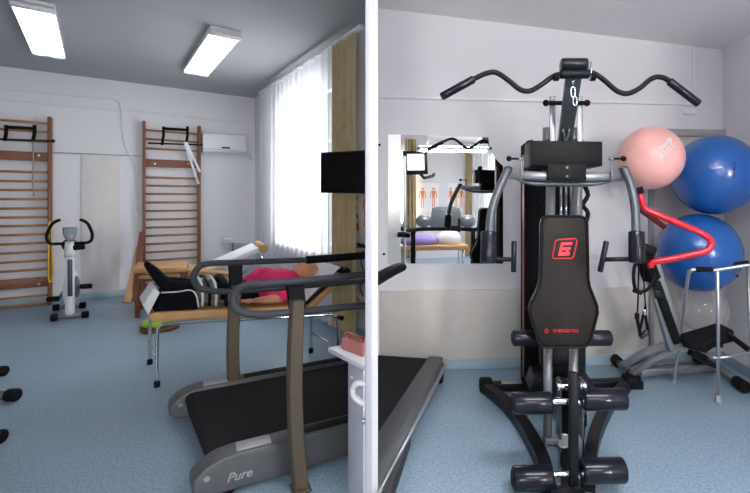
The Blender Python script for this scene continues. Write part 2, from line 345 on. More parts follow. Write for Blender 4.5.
for i, (x, y) in enumerate(((.9, 1.0), (.9, -1.4))):  # hanging lamps added out of view to brighten the right room
    lamp(0, 0, 1.5, .3, M_lampadd, ('added unseen light hung over the home gym to brighten the right room', 'added unseen light hung behind the camera to brighten the right room')[i], (1, 0), cz(x)-.02, V((x, y, 0)), .4)
# ---------------------------------------------------------------- wall bars
def bars(name, label, pxL, pxR, ytop, ys, boards, accL):
    t = thing('wall_bars', label, 'wall bars', V((*BW.hit((pxL+pxR)/2, 200, .07).xy, 0)), 'wooden wall bars')
    pm = (pxL+pxR)/2; z1 = BW.hit(pxR, ytop, .1).z
    for px in (pxL, pxR):
        p = BW.hit(px, 200, .08); b = MB(); b.box(V((p.x, p.y, z1/2)), (.04, .13, z1), ax(BW.d), .006); b.build('upright', W1, t)
    for y in ys:
        p = BW.hit(pm, y, .11); z = p.z; p, q = BW.hit(pxL, 200, .11), BW.hit(pxR, 200, .11); p.z = q.z = z; b = MB(); u = (q-p).normalized(); a = ax(u); b.tube([p+u*.02, q-u*.02], .017, 12); b.build('rung', W2, t)
    for (ya, yb) in boards:
        za, zb = BW.hit(pm, ya, .08).z, BW.hit(pm, yb, .08).z; p, q = BW.hit(pxL, 200, .08), BW.hit(pxR, 200, .08); p.z = q.z = (za+zb)/2; b = MB(); b.bar(p, q, .025, za-zb); br = b.build('cross_board', W1, t)
        for px in (pxL+11, pxR-11):
            c = BW.hit(px, (ya+yb)/2, .095); b = MB(); b.cyl(c, c+BW.n*.008, .012); b.build('screw_cover', M_alu, br)
    return t
bars('wall_bars', 'wooden wall bars cut by the left edge, holding the yellow band', -22, 50, 117, [121, 130, 140, 171.5, 181, 190, 199, 208.5, 217.5, 226, 235, 244, 253, 262, 271, 298, 306], [(151, 160), (279, 289)], 0)
bars('wall_bars', 'wooden wall bars beside the white air conditioner', 144, 199, 126, [132, 140.5, 149.7, 178, 186, 194, 202.5, 210.7, 219, 227, 235, 243, 251, 259, 267, 283, 291], [(160, 167.5), (272, 279)], 0)
def hanger(label, x0, x1, y0, y1, bx0, bx1):
    t = thing('pull_up_handle', label, 'pull-up handle', BW.hit((x0+x1)/2, y1, .16), 'black pull-up handles on the wall bars')
    h = .15; b = MB(); b.tube([BW.hit(x0, y0, h), BW.hit(x1, y0+1.5, h)], .022, 10); b.build('grip', M_black, t)
    for x in (x0, x1): b = MB(); b.tube([BW.hit(x, y0-2, h), BW.hit(x, y0+7, h), BW.hit(x-1.5, y1+2, h)], .02, 8); b.build('hook', M_black, t)
    b = MB(); b.tube([BW.hit(bx0, y1, h+.01), BW.hit(bx1, y1+2, h+.01)], .013, 10); b.sph(BW.hit(bx1, y1+2, h+.01), .024, n=12); b.build('cross_bar', M_blackm, t)
hanger('black pull-up handle hooked on the left-hand wall bars', 6, 34.5, 127, 139, -6, 53)
hanger('black pull-up handle hooked on the wall bars by the air conditioner', 163.5, 187.5, 128.5, 143, 148, 204)
b = MB(); b.tube([BW.hit(x, y, .17) for x, y in ((33, 142), (33.4, 165), (32.8, 180), (34, 196))], .009, 6, 3); tag(b.build('hanging_cord', M_grey), 'pale cord dangling from the left pull-up handle', 'cord')
for (p, q, lb) in (((184.5, 142), (198.5, 184), 'longer white webbing strap slanting down from the right pull-up handle'), ((186, 142), (200, 172), 'shorter white webbing strap beside the long one on the right wall bars')):
    b = MB(); b.bar(BW.hit(*p, .2), BW.hit(*q, .17), .035, .006, .001, up=BW.n); tag(b.build('webbing_strap', M_white), lb, 'strap', 'white straps on the right wall bars')
b = MB(); b.tube([BW.hit(x, y, .19) for x, y in ((50, 222), (51.5, 226), (52, 250), (53, 275), (50, 282), (48.5, 276), (48.8, 250), (48.5, 228))], .008, 8, 4, closed=True)
tag(b.build('resistance_band', M_yel), 'yellow elastic band looped on the left wall bars', 'exercise band')
# air conditioner
t = thing('air_conditioner', 'white wall air conditioner between wall bars and curtain', 'air conditioner', BW.hit(222, 153, .1))
a = BW.hit(202, 144, .1); c = BW.hit(245, 145, .1); zt, zb = BW.hit(222, 134, .2).z, BW.hit(222, 154, .2).z; L = (c-a).length; m_ = (a+c)/2; u = BW.d
b = MB(); pr = [(0, zb+.03), (.13, zb), (.19, zb+.03), (.2, zb+.1), (.19, zt-.02), (.16, zt), (0, zt)]
b.prism([V((a.x, a.y, 0))-BW.n*.09+BW.n*h+V((0, 0, z)) for h, z in pr], c-a, .006); b.build('casing', M_white, t)
b = MB(); p, q = BW.hit(203, 200, .212), BW.hit(243, 200, .212); p.z = q.z = zb+.07; b.bar(p, q, .006, .006, .001); b.build('air_slot', M_grey, t)
b = MB(); p, q = BW.hit(222, 200, .214), BW.hit(230, 200, .214); p.z = q.z = zb+.105; b.bar(p, q, .01, .025, .001); b.build('display', M_black, t)
b = MB(); b.tube([BW.hit(x, y, .03) for x, y in ((246, 150), (249, 153), (252, 160))], .02, 8, 3); tag(b.build('hose', M_white), 'white hose leaving the air conditioner by the curtain', 'hose')
# wall shelf
t = thing('wall_shelf', 'small white wall shelf left of the white curtain', 'shelf', BW.hit(232, 244, .08))
b = MB(); b.bar(BW.hit(221, 241, .08), BW.hit(246, 243, .08), .13, .02); b.build('shelf_board', M_white, t); b = MB(); b.bar(BW.hit(233, 242, .02), BW.hit(233, 252, .02), .03, .03); b.build('bracket', M_silv, t)
b = MB(); b.box(BW.hit(226, 238.5, .08), (.12, .08, .05), ax(BW.d), .01); tag(b.build('small_box', M_white), 'small white box on the wall shelf', 'box')
# ---------------------------------------------------------------- curtains (left room)
def curtain(name, pl, px0, px1, ztop, zbot, h, amp, waves, m, label, seed=0, n=120, inv=None):
    b = MB(); p, q = pl.hit(px0, 200, h), pl.hit(px1, 200, h); 
    def fn(u, v):
        c = p.lerp(q, u); ph = u*waves*2*PI; k_ = amp*(.75+.25*math.sin(u*9+seed))*(1-.25*v*math.sin(u*7+seed)); d = math.sin(ph+.5*math.sin(ph*.37+seed))*k_
        return V((c.x, c.y, 0))+pl.n*d+V((0, 0, zbot+(ztop-zbot)*v))
    b.grid(fn, n, 6); o = b.build(name, m); return tag(o, label, 'curtain')
curtain('sheer_curtain', RW, 261, 336, 3.12, .08, .16, .035, 15, M_sheer, 'long white sheer curtain glowing in front of the window', 1, 220)
curtain('drape', RW, 333, 355, 3.12, .08, .15, .04, 4.5, M_gold, 'beige gold drape gathered at the right end of the window', 3, 90)
b = MB(); p, q = RW.hit(260, 200, .16), RW.hit(362, 200, .16); p.z = q.z = 3.135; b.bar(p, q, .05, .03); tag(b.build('curtain_rail', M_white), 'white curtain rail under the ceiling above the window', 'curtain rail')
# poster, chart, cable on that wall
def flatp(name, pl, x0, y0, x1, y1, m, label, h=.004):
    a0, a1 = pl.hit(x0, (y0+y1)/2, h), pl.hit(x1, (y0+y1)/2, h); xm = (x0+x1)/2; zt_, zb_ = pl.hit(xm, y0, h).z, pl.hit(xm, y1, h).z; b = MB(); a0.z = a1.z = (zt_+zb_)/2; b.bar(a0, a1, .004, zt_-zb_, 0); return b.build(name, m), (a0, a1, zt_, zb_)
t = thing('wall_chart', 'white wall chart with small orange pictures below the black television', 'chart', RW.hit(359, 240, .01))
a0, a1 = RW.hit(352, 200, .006), RW.hit(366.5, 200, .006); zt_, zb_ = RW.hit(359, 192, 0).z, RW.hit(359, 235, 0).z; b = MB(); p, q = V((a0.x, a0.y, (zt_+zb_)/2)), V((a1.x, a1.y, (zt_+zb_)/2)); b.bar(p, q, .004, zt_-zb_, 0); b.build('sheet', M_whitep, t)
for (x, y, r) in ((356.5, 198, .018), (356, 208, .016), (357, 216, .02), (357, 227, .035)):
    b = MB(); c = RW.hit(x, y, .01); b.box(c, (r*2, .004, r*2.2), ax(RW.d), .001); b.build('picture', M_orange, t)
b = MB(); b.tube([RW.hit(x, y, .03) for x, y in ((368, 192), (366, 205), (367, 215), (365, 226))], [.02, .035, .03, .015], 8, 4); tag(b.build('spine_model', M_orange), 'orange spine model hanging beside the wall chart', 'anatomical model')
t = thing('wall_hook_rail', 'black wall hook rail under the wall chart', 'hook rail', RW.hit(362, 246, .04))
b = MB(); b.bar(RW.hit(357, 244, .03), RW.hit(369, 248, .03), .02, .03); b.build('rail', M_black, t)
for x in (358, 363, 368): b = MB(); c = RW.hit(x, 247, .05); b.tube([c, c+RW.n*.04, c+RW.n*.05+V((0, 0, .04))], .008, 6); b.build('hook', M_black, t)
b = MB(); b.tube([RW.hit(x, y, .03) for x, y in ((364, 250), (361, 262), (365, 275), (360, 287), (363, 296))], .006, 6, 4); tag(b.build('cable', M_black), 'thin black cable hanging below the hook rail', 'cable')
# television
t = thing('television', 'black flat television on a wall arm right of the curtain', 'television', P(346, 172, 4.15))
def quad(a, b_, c, d, ext): m = MB(); m.prism([a, b_, c, d], ext, .004); return m
q = quad(P(320.5, 152.5, 4.0), P(370.5, 150, 4.0), P(370.5, 193.5, 4.0), P(320.5, 192.8, 4.0), (0, .05, 0)); q.build('casing', M_black, t)
q = MB(); q.prism([P(322.2, 154, 3.998), P(370, 151.6, 3.998), P(370, 191.6, 3.998), P(322.2, 191, 3.998)], (0, .002, 0)); q.build('screen', M_scr, t)
b = MB(); b.tube([P(352, 172, 4.05), P(350, 172, 4.3), RW.hit(352, 173, .02)], .025, 8); b.build('wall_arm', M_blackm, t)
# ================================================================= EXERCISE BIKE
o0 = G(70, 319.5); u = V((.86, .5, 0)).normalized(); a_ = V((-.7, .8, 0)).normalized()
def Bk(s, d, z): return o0+u*s*.85+a_*d*1.05+V((0, 0, z*.955))
t = thing('exercise_bike', 'grey and white upright exercise bike near the left wall bars', 'exercise bike', o0)
for d, w in ((0, .18), (.62, .17)):
    b = MB(); b.tube([Bk(-w, d, .045), Bk(w, d, .045)], .028, 12); bs = b.build('base_tube', M_silv, t)
    for s in (-1, 1): b = MB(); b.cyl(Bk(s*(w-.05), d, .045), Bk(s*(w+.03), d, .045), .042, 12, .01); b.build('rubber_foot', M_rubber, bs)
b = MB(); b.bar(Bk(0, 0, .07), Bk(0, .62, .09), .06, .05); b.build('frame', M_silv, t)
b = MB(); b.tube([Bk(0, .02, .06), Bk(0, .03, .25), Bk(0, .06, .55), Bk(0, .12, .9)], [.05, .045, .042, .04], 14, 5); cl = b.build('front_column', M_white, t)
b = MB(); b.bar(Bk(0, -.028, .3), Bk(0, .035, .76), .045, .03, .006, up=(1, 0, 0)); b.build('column_strip', M_gsilv, cl)
b = MB(); b.tube([Bk(0, .1, .78), Bk(0, .13, .98)], [.055, .05], 14); b.build('column_sleeve', M_white, cl)
b = MB(); b.sph(Bk(.02, .33, .33), (.065, .3, .24), ax(u), 28); sh = b.build('flywheel_housing', M_white, t)
b = MB(); b.sph(Bk(.05, .33, .35), (.055, .2, .16), ax(u), 24); b.build('side_cover', M_silv, sh)
b = MB(); b.tube([Bk(0, .45, .45), Bk(0, .58, .85)], .025, 12); b.build('seat_post', M_silv, t)
b = MB(); b.tube([Bk(0, .45, .87), Bk(0, .55, .88), Bk(0, .68, .89)], [.03, .07, .085], 14, 4); b.build('saddle', M_black, t)
for s, z, d in ((1, .36, .28), (-1, .2, .42)):
    b = MB(); b.bar(Bk(s*.09, .33, .3), Bk(s*.12, d, z), .02, .03); cr = b.build('crank', M_chr, t)
    b = MB(); b.box(Bk(s*.19, d, z), (.12, .1, .06), ax(u, (0, .3, 1)), .015); b.build('pedal', M_black, cr)
b = MB(); b.prism([Bk(s, .06+(z-1)*.1, z) for s, z in ((-.085, 1.17), (.085, 1.17), (.08, 1.08), (.04, .99), (-.04, .99), (-.08, 1.08))], a_*.06, .012); cs = b.build('console', M_silv, t)
b = MB(); b.box(Bk(0, .055, 1.11), (.1, .01, .07), ax(u)); b.build('display', M_lcd, cs)
for s in (-1, 1):
    b = MB(); b.tube([Bk(s*.02, .12, .955), Bk(s*.13, .1, .96), Bk(s*.2, .06, .965), Bk(s*.24, .03, 1.0), Bk(s*.25, .03, 1.08), Bk(s*.21, .0, 1.19), Bk(s*.17, -.02, 1.24), Bk(s*.11, -.04, 1.27)], .018, 10, 5); b.build('handlebar', M_rubber, t)
b = MB(); b.cyl(Bk(.04, .1, .9), Bk(.17, .1, .91), .035, 12, .01); b.build('tension_knob', M_black, t)
# ================================================================= machine at the left edge (feet only in view)
t = thing('exercise_machine', 'feet of a grey exercise machine poking in at the left edge', 'exercise machine', G(-30, 405))
for (x, y, r, ln) in ((6, 376, .042, -60), (18, 401, .045, -60), (4, 443, .04, -50)):
    p = G(x, y); p.z = r; q = G(x+ln, y+2); q.z = r; d = (p-q).normalized(); b = MB(); b.tube([q, p-d*.04], r*.72, 12); bs = b.build('base_tube', M_gsilv, t); b = MB(); b.cyl(p-d*.075, p, r, 14, .01); b.build('rubber_foot', M_rubber, bs)
b = MB(); p, q = G(-44, 378), G(-42, 443); p.z = q.z = .05; b.bar(p, q, .06, .06); b.build('frame', M_gsilv, t)
# ================================================================= background bench table, boards, couch
TZ = .6
t = thing('wooden_table', 'tan topped wooden therapy table in front of the right wall bars', 'table', G(160, 320) if False else V((-3.45, 5.55, 0)))
A0, A1 = G(133, 268, .62), G(187, 266.5, .62); dv = V((-.45, .75, 0)).normalized(); nl = (A1-A0)
A1x = A0+nl
b = MB(); b.prism([A0, A1, A1+dv*.6, A0+dv*.6], (0, 0, -.07), .012); b.build('padded_top', M_tan, t)
for s, d in ((.08, .04), (.92, .04), (.08, .54), (.92, .54)):
    p = A0+nl*s+dv*d; b = MB(); b.bar(V((p.x, p.y, .55)), V((p.x, p.y, 0)), .04, .045); b.build('leg', W1, t)
for zz in (.5, .2): b = MB(); p, q = A0+nl*.08+dv*.04, A0+nl*.92+dv*.04; p.z = q.z = zz; b.bar(p, q, .02, .05); b.build('side_rail', W1 if zz < .3 else W3, t)
for (x0, y0, x1, y1, w, lb) in ((127, 304, 140, 247, .09, 'pine board leaning in front, steepest slope, beside the therapy table'), (134, 303, 142, 232, .07, 'taller red-brown board leaning against the right wall bars')):
    p = G(x0, y0); q = BW.hit(x1, y1, .24); b = MB(); p.z = .02; b.bar(p, q, .03, w, .004, up=BW.d); tag(b.build('wooden_board', W3 if w > .08 else W4), lb, 'board', 'boards leaning by the wall bars')
# second couch, white sheet, raised head
t = thing('therapy_couch', 'empty tan couch with raised white-sheeted backrest by the window', 'couch', G(215, 322))
K0, K1 = G(188, 270, .62), G(229, 273, .62); 
b = MB(); b.prism([K0, K1, K1+dv*.6, K0+dv*.6], (0, 0, -.07), .015); b.build('seat_pad', M_tan, t)
Hn0, Hn1 = P(203, 276, 5.3), P(262, 251.5, 5.1); b = MB(); b.prism([Hn0, Hn1, Hn1+dv*.62, Hn0+dv*.62], V((-.03, 0, .05)), .012); b.build('backrest', M_whitep, t)
b = MB(); b.tube([P(264, 249, 5.07), P(264, 249, 5.07)+dv*.6], .05, 14); b.build('head_roll', M_tan, t)
for (x0, y0, x1, y1) in ((205, 278, 222, 292), (222, 276, 206, 292), (200, 276, 240, 277), (240, 276, 262, 257)):
    b = MB(); b.tube([P(x0, y0, 5.2), P(x1, y1, 5.2)], .012, 8); b.build('frame_tube', M_chr, t)
for x in (192, 240): 
    for d in (0, .5): 
        p = P(x, 276, 5.25)+dv*d; b = MB(); b.tube([p, V((p.x, p.y, 0))], .015, 8); b.build('leg', M_chr, t)
# balance disc
t = thing('balance_disc', 'round green balance cushion on a brown board under the couch', 'balance cushion', G(160, 331))
c = G(160, 329); c.z = 0
b = MB(); b.tube([c+V((0, 0, .0)), c+V((0, 0, .05))], .19, 28); b.build('base_board', M_brown, t)
b = MB(); b.tube([c+V((0, 0, z)) for z in (.05, .06, .085, .11, .12)], [.15, .17, .175, .16, .12], 28); b.build('cushion', M_green, t)
# ================================================================= COUCH WITH PATIENT
O = G(157, 387); cu = V((1, .22, 0)).normalized(); cv = V((-.8, 1, 0)).normalized()
def K(a, c, z): return O+cu*a+cv*c+V((0, 0, z))
t = thing('treatment_couch', 'tan treatment couch with chrome legs carrying the lying patient', 'couch', K(.6, .3, 0))
b = MB(); b.prism([K(-.05, 0, .505), K(1.13, 0, .505), K(1.13, .6, .505), K(-.05, .6, .505)], (0, 0, .072), .018, 3); b.build('seat_pad', M_tan, t)
b = MB(); hA, hB = K(1.13, 0, .57), K(1.42, 0, .85)
b.prism([hA, hB, hB+cv*.6, hA+cv*.6], (hB-hA).cross(cv).normalized()*-.05, .012); b.build('backrest', M_tan, t)
b = MB(); off = (hB-hA).cross(cv).normalized(); off = off if off.z > 0 else -off
b.prism([hA+off*.055, hB+off*.055, hB+off*.055+cv*.6, hA+off*.055+cv*.6], off*.006); b.build('paper_sheet', M_whitep, t)
b = MB(); b.cyl(hB+cv*-.04, hB+cv*.64, .032, 12, .01); b.build('head_bar', M_rubber, t)
for c in (0, .6):
    b = MB(); b.tube([K(.0, c, .02), K(.0, c, .3), K(.005, c, .43), K(.03, c, .475), K(.1, c, .49), K(.6, c, .49), K(1.2, c, .49), K(1.31, c, .485), K(1.35, c, .45), K(1.36, c, .3), K(1.36, c, .02)], .014, 10, 4); b.build('leg_frame', M_chr, t)
    for a0 in (0, 1.36): b = MB(); b.cyl(K(a0, c, 0), K(a0, c, .045), .022, 12, .005); b.build('rubber_foot', M_rubber, t)
for a0 in (0, 1.36): b = MB(); b.tube([K(a0, 0, .2), K(a0, .6, .2)], .01, 8); b.build('brace', M_chr, t)
for c in (.02, .58): b = MB(); b.tube([K(1.0, c, .49), K(1.3, c, .75)], .012, 8); b.build('backrest_strut', M_blackm, t)
b = MB(); b.cyl(K(1.36, -.02, .47), K(1.36, -.08, .47), .02, 10, .004); b.build('adjusting_knob', M_black, t)
# wedge
PT = .58
K0_ = K
def K(a, c, z): return K0_(a+.05, c, z)
t = thing('ankle_wedge', 'black foam ankle wedge with white footplate on the couch end', 'foam wedge', K(.06, .2, PT))
b = MB(); b.prism([K(a, .02, z) for a, z in ((-.07, PT), (.24, PT), (.23, PT+.1), (.19, PT+.15), (.0, PT+.145))], cv*.3, .008); b.build('foam_block', M_fab, t)
b = MB(); b.prism([K(a, -.0, z) for a, z in ((-.15, PT+.06), (-.07, PT+.19), (-.03, PT+.15), (-.11, PT-.02))], cv*.34, .003); b.build('footplate', M_white, t)
b = MB(); b.tube([K(a, .012, z) for a, z in ((-.02, PT+.148), (.1, PT+.15), (.19, PT+.158), (.23, PT+.11), (.245, PT+.02))], .006, 6, 3); b.build('piping', M_white, t)
# the patient : remeshed tapered limbs
def limb(b, pts, rs): 
    b.tube(pts, rs, 16, 4)
    for p, r in zip(pts, rs): b.sph(p, r*.99, n=14)
person = thing('person', 'person in pink shirt and black trousers lying on their back on the couch', 'person', K(.6, .3, PT))
def legpts(c, lift=0):
    return [K(.72, c, PT+.1), K(.55, c, PT+.105+lift), K(.36, c, PT+.11+lift), K(.2, c, PT+.15), K(.06, c, PT+.175)]
lr = [.092, .08, .06, .052, .04]
body = MB()
for c in (.2, .4):
    limb(body, legpts(c), [r*.9 for r in lr]); limb(body, [K(.04, c, PT+.18), K(.0, c, PT+.23), K(-.07, c, PT+.3)], [.036, .034, .022])
limb(body, [K(.76, .3, PT+.11), K(.88, .3, PT+.12), K(1.0, .3, PT+.13)], [.1, .1, .105])
limb(body, [K(.97, .3, PT+.13), K(1.03, .3, PT+.16), K(1.09, .3, PT+.18)], [.06, .05, .05])
# head: face up, crown to the right
HC = K(1.165, .3, PT+.225); ha = ax(V(cu)+V((0, 0, .42)), (0, 0, 1)); U_, V_, W_ = ha
body.sph(HC, (.108, .074, .088), ha, 28); body.sph(HC-U_*.045+W_*.02, (.062, .055, .066), ha, 18)
body.tube([HC-U_*.0+W_*.075, HC-U_*.03+W_*.108, HC-U_*.04+W_*.085], [.008, .014, .011], 8); body.sph(HC-U_*.062+W_*.08, (.009, .022, .012), ha, 10); body.sph(HC-U_*.09+W_*.062, (.02, .024, .02), ha, 10)
for s in (-1, 1):
    body.sph(HC+V_*s*.075, (.03, .011, .022), ha, 12); body.sph(HC+V_*s*.03+W_*.07+U_*.012, (.02, .02, .014), ha, 10)
# arms (near one lies along the body)
def arm(c, s):
    sh, el, wr = K(1.01, .3+s*.17, PT+.14), K(.87, .3+s*.25, PT+.055), K(.68, .3+s*.25, PT+.045)
    limb(body, [sh, sh.lerp(el, .5), el], [.05, .044, .036]); limb(body, [el, el.lerp(wr, .4), wr], [.037, .036, .024])
    pm = wr-cu*.05; body.sph(pm, (.048, .036, .018), ax(cu), 14)
    for i, (dy, ln) in enumerate(((-.027, .055), (-.01, .066), (.009, .062), (.026, .048))):
        p0 = pm-cu*.03+cv*dy; p1 = p0-cu*ln*.55+V((0, 0, .008)); p2 = p0-cu*ln+V((0, 0, -.014)); body.tube([p0, p1, p2], [.0095, .0088, .007], 8, 2); body.sph(p2, .007, n=8)
    p0 = pm+cu*.015-cv*s*.0-cv*.03*(-s); p1 = p0-cu*.03-cv*(-s)*.02; p2 = p1-cu*.03; body.tube([p0, p1, p2], [.012, .0105, .008], 8, 2); body.sph(p2, .008, n=8)
    return sh, el, wr
n_ = arm(0, -1); f_ = arm(0, 1)
body.build('body', M_skin, person, remesh=.0055, smooth=3)
b = MB()
for c in (.2, .4): limb(b, legpts(c), lr)
limb(b, [K(.7, .3, PT+.1), K(.83, .3, PT+.115)], [.1, .11]); b.build('trousers', M_fab, person, remesh=.01, smooth=3)
b = MB()
for s_ in (.24, .36): limb(b, [K(.74, s_, PT+.115), K(.85, s_, PT+.13), K(.98, s_, PT+.135), K(1.04, .3+(s_-.3)*.6, PT+.15)], [.115, .135, .13, .085])
b.sph(K(.81, .3, PT+.16), (.15, .15, .125), ax(cu), 18)
for (sh, el, wr) in (n_, f_): limb(b, [sh, sh.lerp(el, .55), sh.lerp(el, .85)], [.062, .056, .05])
b.build('shirt', M_pinks, person, remesh=.01, smooth=3)
for c in (.2, .4):
    b = MB(); limb(b, [K(.07, c, PT+.165), K(.02, c, PT+.195), K(-.04, c, PT+.27), K(-.09, c, PT+.33)], [.048, .048, .04, .024]); b.build('sock', M_fab, person, remesh=.008, smooth=3)
# knee straps / cushion
t = thing('knee_cushion', 'striped grey and white cushion strapped over the knees of the patient', 'cushion', K(.4, .3, PT))
b = MB()
for i in range(3):
    c0 = K(.29+i*.045, .08, PT+.07); b.tube([c0+cv*j*.1+V((0, 0, .08*math.sin(j/4*PI))) for j in range(5)], [.04, .05, .05, .05, .04], 12, 3)
b.build('pad', mat('grey_cloth', (118, 114, 110), .9, var=.1), t)
for i in range(3):
    b = MB(); a0 = .28+i*.05; b.tube([K(a0, .06, PT+.02), K(a0, .04, PT+.1), K(a0, .1, PT+.19), K(a0, .3, PT+.22), K(a0, .5, PT+.19), K(a0, .56, PT+.08)], .011, 8, 4); b.build('strap', M_white if i != 1 else M_black, t)
t = thing('thigh_strap', 'black buckled strap unit round the thighs of the patient', 'strap', K(.55, .3, PT))
b = MB(); b.tube([K(.47, c, z) for c, z in ((.06, PT+.02), (.05, PT+.1), (.12, PT+.18), (.3, PT+.21), (.48, PT+.18), (.54, PT+.08))], .03, 10, 4); b.build('band', M_black, t)
b = MB(); b.box(K(.47, .008, PT+.1), (.02, .01, .09), ax(cu), .003); b.build('buckle', M_chr, t)
# ================================================================= LEFT TREADMILL
A = V((-1.211, 2.067, 0)); tu = V((1, .57, 0)).normalized(); tv = V((-.78, 1, 0)).normalized(); WD = 1.1
def T(a, c, z): return A+tu*a+tv*c+V((0, 0, z))
t = thing('treadmill', 'dark grey treadmill with double looped handrails in front of the couch', 'treadmill', T(.4, .5, 0))
b = MB(); b.prism([T(.13, .1, .155), T(2, .1, .155), T(2, WD-.1, .155), T(.13, WD-.1, .155)], (0, 0, .027)); b.cyl(T(.13, .11, .14), T(.13, WD-.11, .14), .042, 20); clipL(b).build('belt', M_belt, t)
b = MB(); b.prism([T(.1, .1, .07), T(2, .1, .07), T(2, WD-.1, .07), T(.1, WD-.1, .07)], (0, 0, .08)); clipL(b).build('deck', M_black, t)
for nm, c0, c1 in (('near', 0, .13), ('far', WD-.13, WD)):
    b = MB(); prof = [(.03, .03), (-.0, .06), (.005, .12), (.05, .165), (.12, .195), (.2, .205), (2.1, .205), (2.1, .035), (.2, .03)]
    b.prism([T(a, c0, z) for a, z in prof], tv*(c1-c0), .012, 3); sr = clipL(b).build('side_rail', M_tmg, t)
    b = MB(); b.box(T(.28, (c0+c1)/2, .2065), (.16, .09, .004), ax(tu), .001); b.build('light_strip', M_tml, sr)
    b = MB(); b.box(T(1.4, (c0+c1)/2, .2065), (1.9, .075, .005), ax(tu), .001); clipL(b).build('foot_grip', M_black, sr)
    b = MB(); b.cyl(T(.06, c0-.002 if nm == 'near' else c0-.012, .12), T(.06, c0+.01, .12), .014, 12); b.build('bolt_cover', M_alu, sr)
for c in (.06, WD-.06): b = MB(); b.cyl(T(.16, c-.04, .035), T(.16, c+.04, .035), .034, 14, .006); b.build('foot', M_rubber, t)
text('lettering', 'Pure', M_tml, t, T(.2, -.003, .095), tu, (0, 0, 1), .06, .001, shear=.3)
# posts
def post(base, top, w, d):
    b = MB(); base, top = V(base), V(top); n = 8; 
    def c(k): s = k/n; return base.lerp(top, s)+tu*(.02*math.sin(s*PI))*-1
    for k_ in range(n): pass
    pts = [c(k_) for k_ in range(n+1)]
    bm = bmesh.new(); R = []
    for i, p in enumerate(pts):
        ww = w*(1.06-.14*i/n); R.append([bm.verts.new(p+tu*x*ww/2+tv*y*d/2) for x, y in ((-1, -.7), (-.8, -1), (.8, -1), (1, -.7), (1, .7), (.8, 1), (-.8, 1), (-1, .7))])
    for i in range(n):
        for j in range(8): bm.faces.new((R[i][j], R[i][(j+1) % 8], R[i+1][(j+1) % 8], R[i+1][j]))
    bm.faces.new(R[0][::-1]); bm.faces.new(R[-1]); b._merge(bm, False); return b
nb = V((-.748, 2.2, 0)); ntp = P(297, 300, 2.2)
post(nb, (ntp.x, ntp.y, ntp.z), .066, .06).build('post', M_taupe, t)
fb = V((-1.49, 3.06, 0)); ft = P(236, 285, 3.06)
post(fb, ft, .075, .06).build('post', M_taupe, t)
b = MB(); b.box(nb+V((.0, 0, .012)), (.09, .1, .012), ax(tu), .003); b.build('post_foot', M_taupe, t)
b = MB(); b.tube([P(x, y, Y) for x, y, Y in ((380, 273, 2.54), (358, 275, 2.46), (300, 281, 2.22), (255, 284, 2.1), (241, 287, 2.07), (233.5, 296, 2.06), (235.5, 307, 2.06), (245, 313, 2.08), (262, 314.5, 2.12), (300, 311.5, 2.22), (358, 306, 2.46), (380, 304, 2.54))], .0185, 14, 6); clipL(b).build('handrail', M_rail, t)
b = MB(); b.tube([P(x, y, Y) for x, y, Y in ((380, 254, 3.6), (340, 258, 3.45), (290, 260.5, 3.25), (235, 262.5, 3.04), (210, 263.5, 2.93), (199, 267, 2.89), (193.5, 277, 2.87), (198, 287, 2.89), (212, 291, 2.94), (240, 291, 3.05), (290, 287, 3.25), (380, 280, 3.6))], .02, 14, 6); clipL(b).build('handrail', M_rail, t)
b = MB(); b.tube([P(306, 260, 3.32), P(340, 257.5, 3.45), P(376, 254.5, 3.59)], .03, 14); clipL(b).build('hand_grip', M_rubber, t)
b = MB(); b.prism([P(287, 281, 2.2), P(304, 280, 2.24), P(307, 313, 2.24), P(291, 314, 2.2)], tv*.035, .005); b.build('bracket', M_rubber, t)
b = MB(); b.prism([P(229, 262, 3.03), P(243, 261, 3.07), P(242, 292, 3.07), P(230, 292, 3.03)], tv*.035, .005); b.build('bracket', M_rubber, t)
# ================================================================= WHITE TABLE + BOX
YT = 2.0
t = thing('side_table', 'white table top and leg panel cut by the open door', 'table', V((-.42, 1.72, 0)))
tz = .74
def PZ(px, z, Y): return V(((px-CX)/F_*Y, Y, z))
tl = G(328, 347.5, tz); tn = G(364.5, 366, tz); tb = G(341, 344.5, tz); tr = G(366.5, 347, tz)
b = MB(); b.prism([tl, tn, tr, tb], (0, 0, -.022), .002); b.build('table_top', M_tabl, t)
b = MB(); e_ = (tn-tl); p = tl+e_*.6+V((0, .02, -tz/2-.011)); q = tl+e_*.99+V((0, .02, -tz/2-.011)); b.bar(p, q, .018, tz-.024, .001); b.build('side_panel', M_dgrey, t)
for z in (.66, .59): b = MB(); s_ = tl+e_*.68+V((0, .009, z-tz)); b.cyl(s_, s_-V((0, .006, 0)), .006); b.build('screw_cap', M_grey, t)
bx = thing('tissue_box', 'open pink cardboard box standing on the white table', 'box', G(353, 351, tz))
p0, p1 = G(342, 349, tz), G(363.5, 357, tz)
ex = (p1-p0); ey = V((-.05, 1, 0)).normalized()*.09; hh = V((0, 0, .058))
b = MB(); th = .004
for (s, e) in ((p0, p1), (p1, p1+ey), (p1+ey, p0+ey), (p0+ey, p0)): 
    d_ = (e-s).normalized(); n2 = V((-d_.y, d_.x, 0)); b.prism([s, e, e+hh, s+hh], n2*th)
b.prism([p0, p1, p1+ey, p0+ey], (0, 0, .003)); b.build('box_wall', M_pinkbox, bx)
b = MB()
for i in range(9): b.sph(p0+ex*(.12+.09*i)+ey*(.3+.4*random.random())+V((0, 0, .045)), (.012, .02, .014), n=10)
b.build('contents', M_brown, bx)
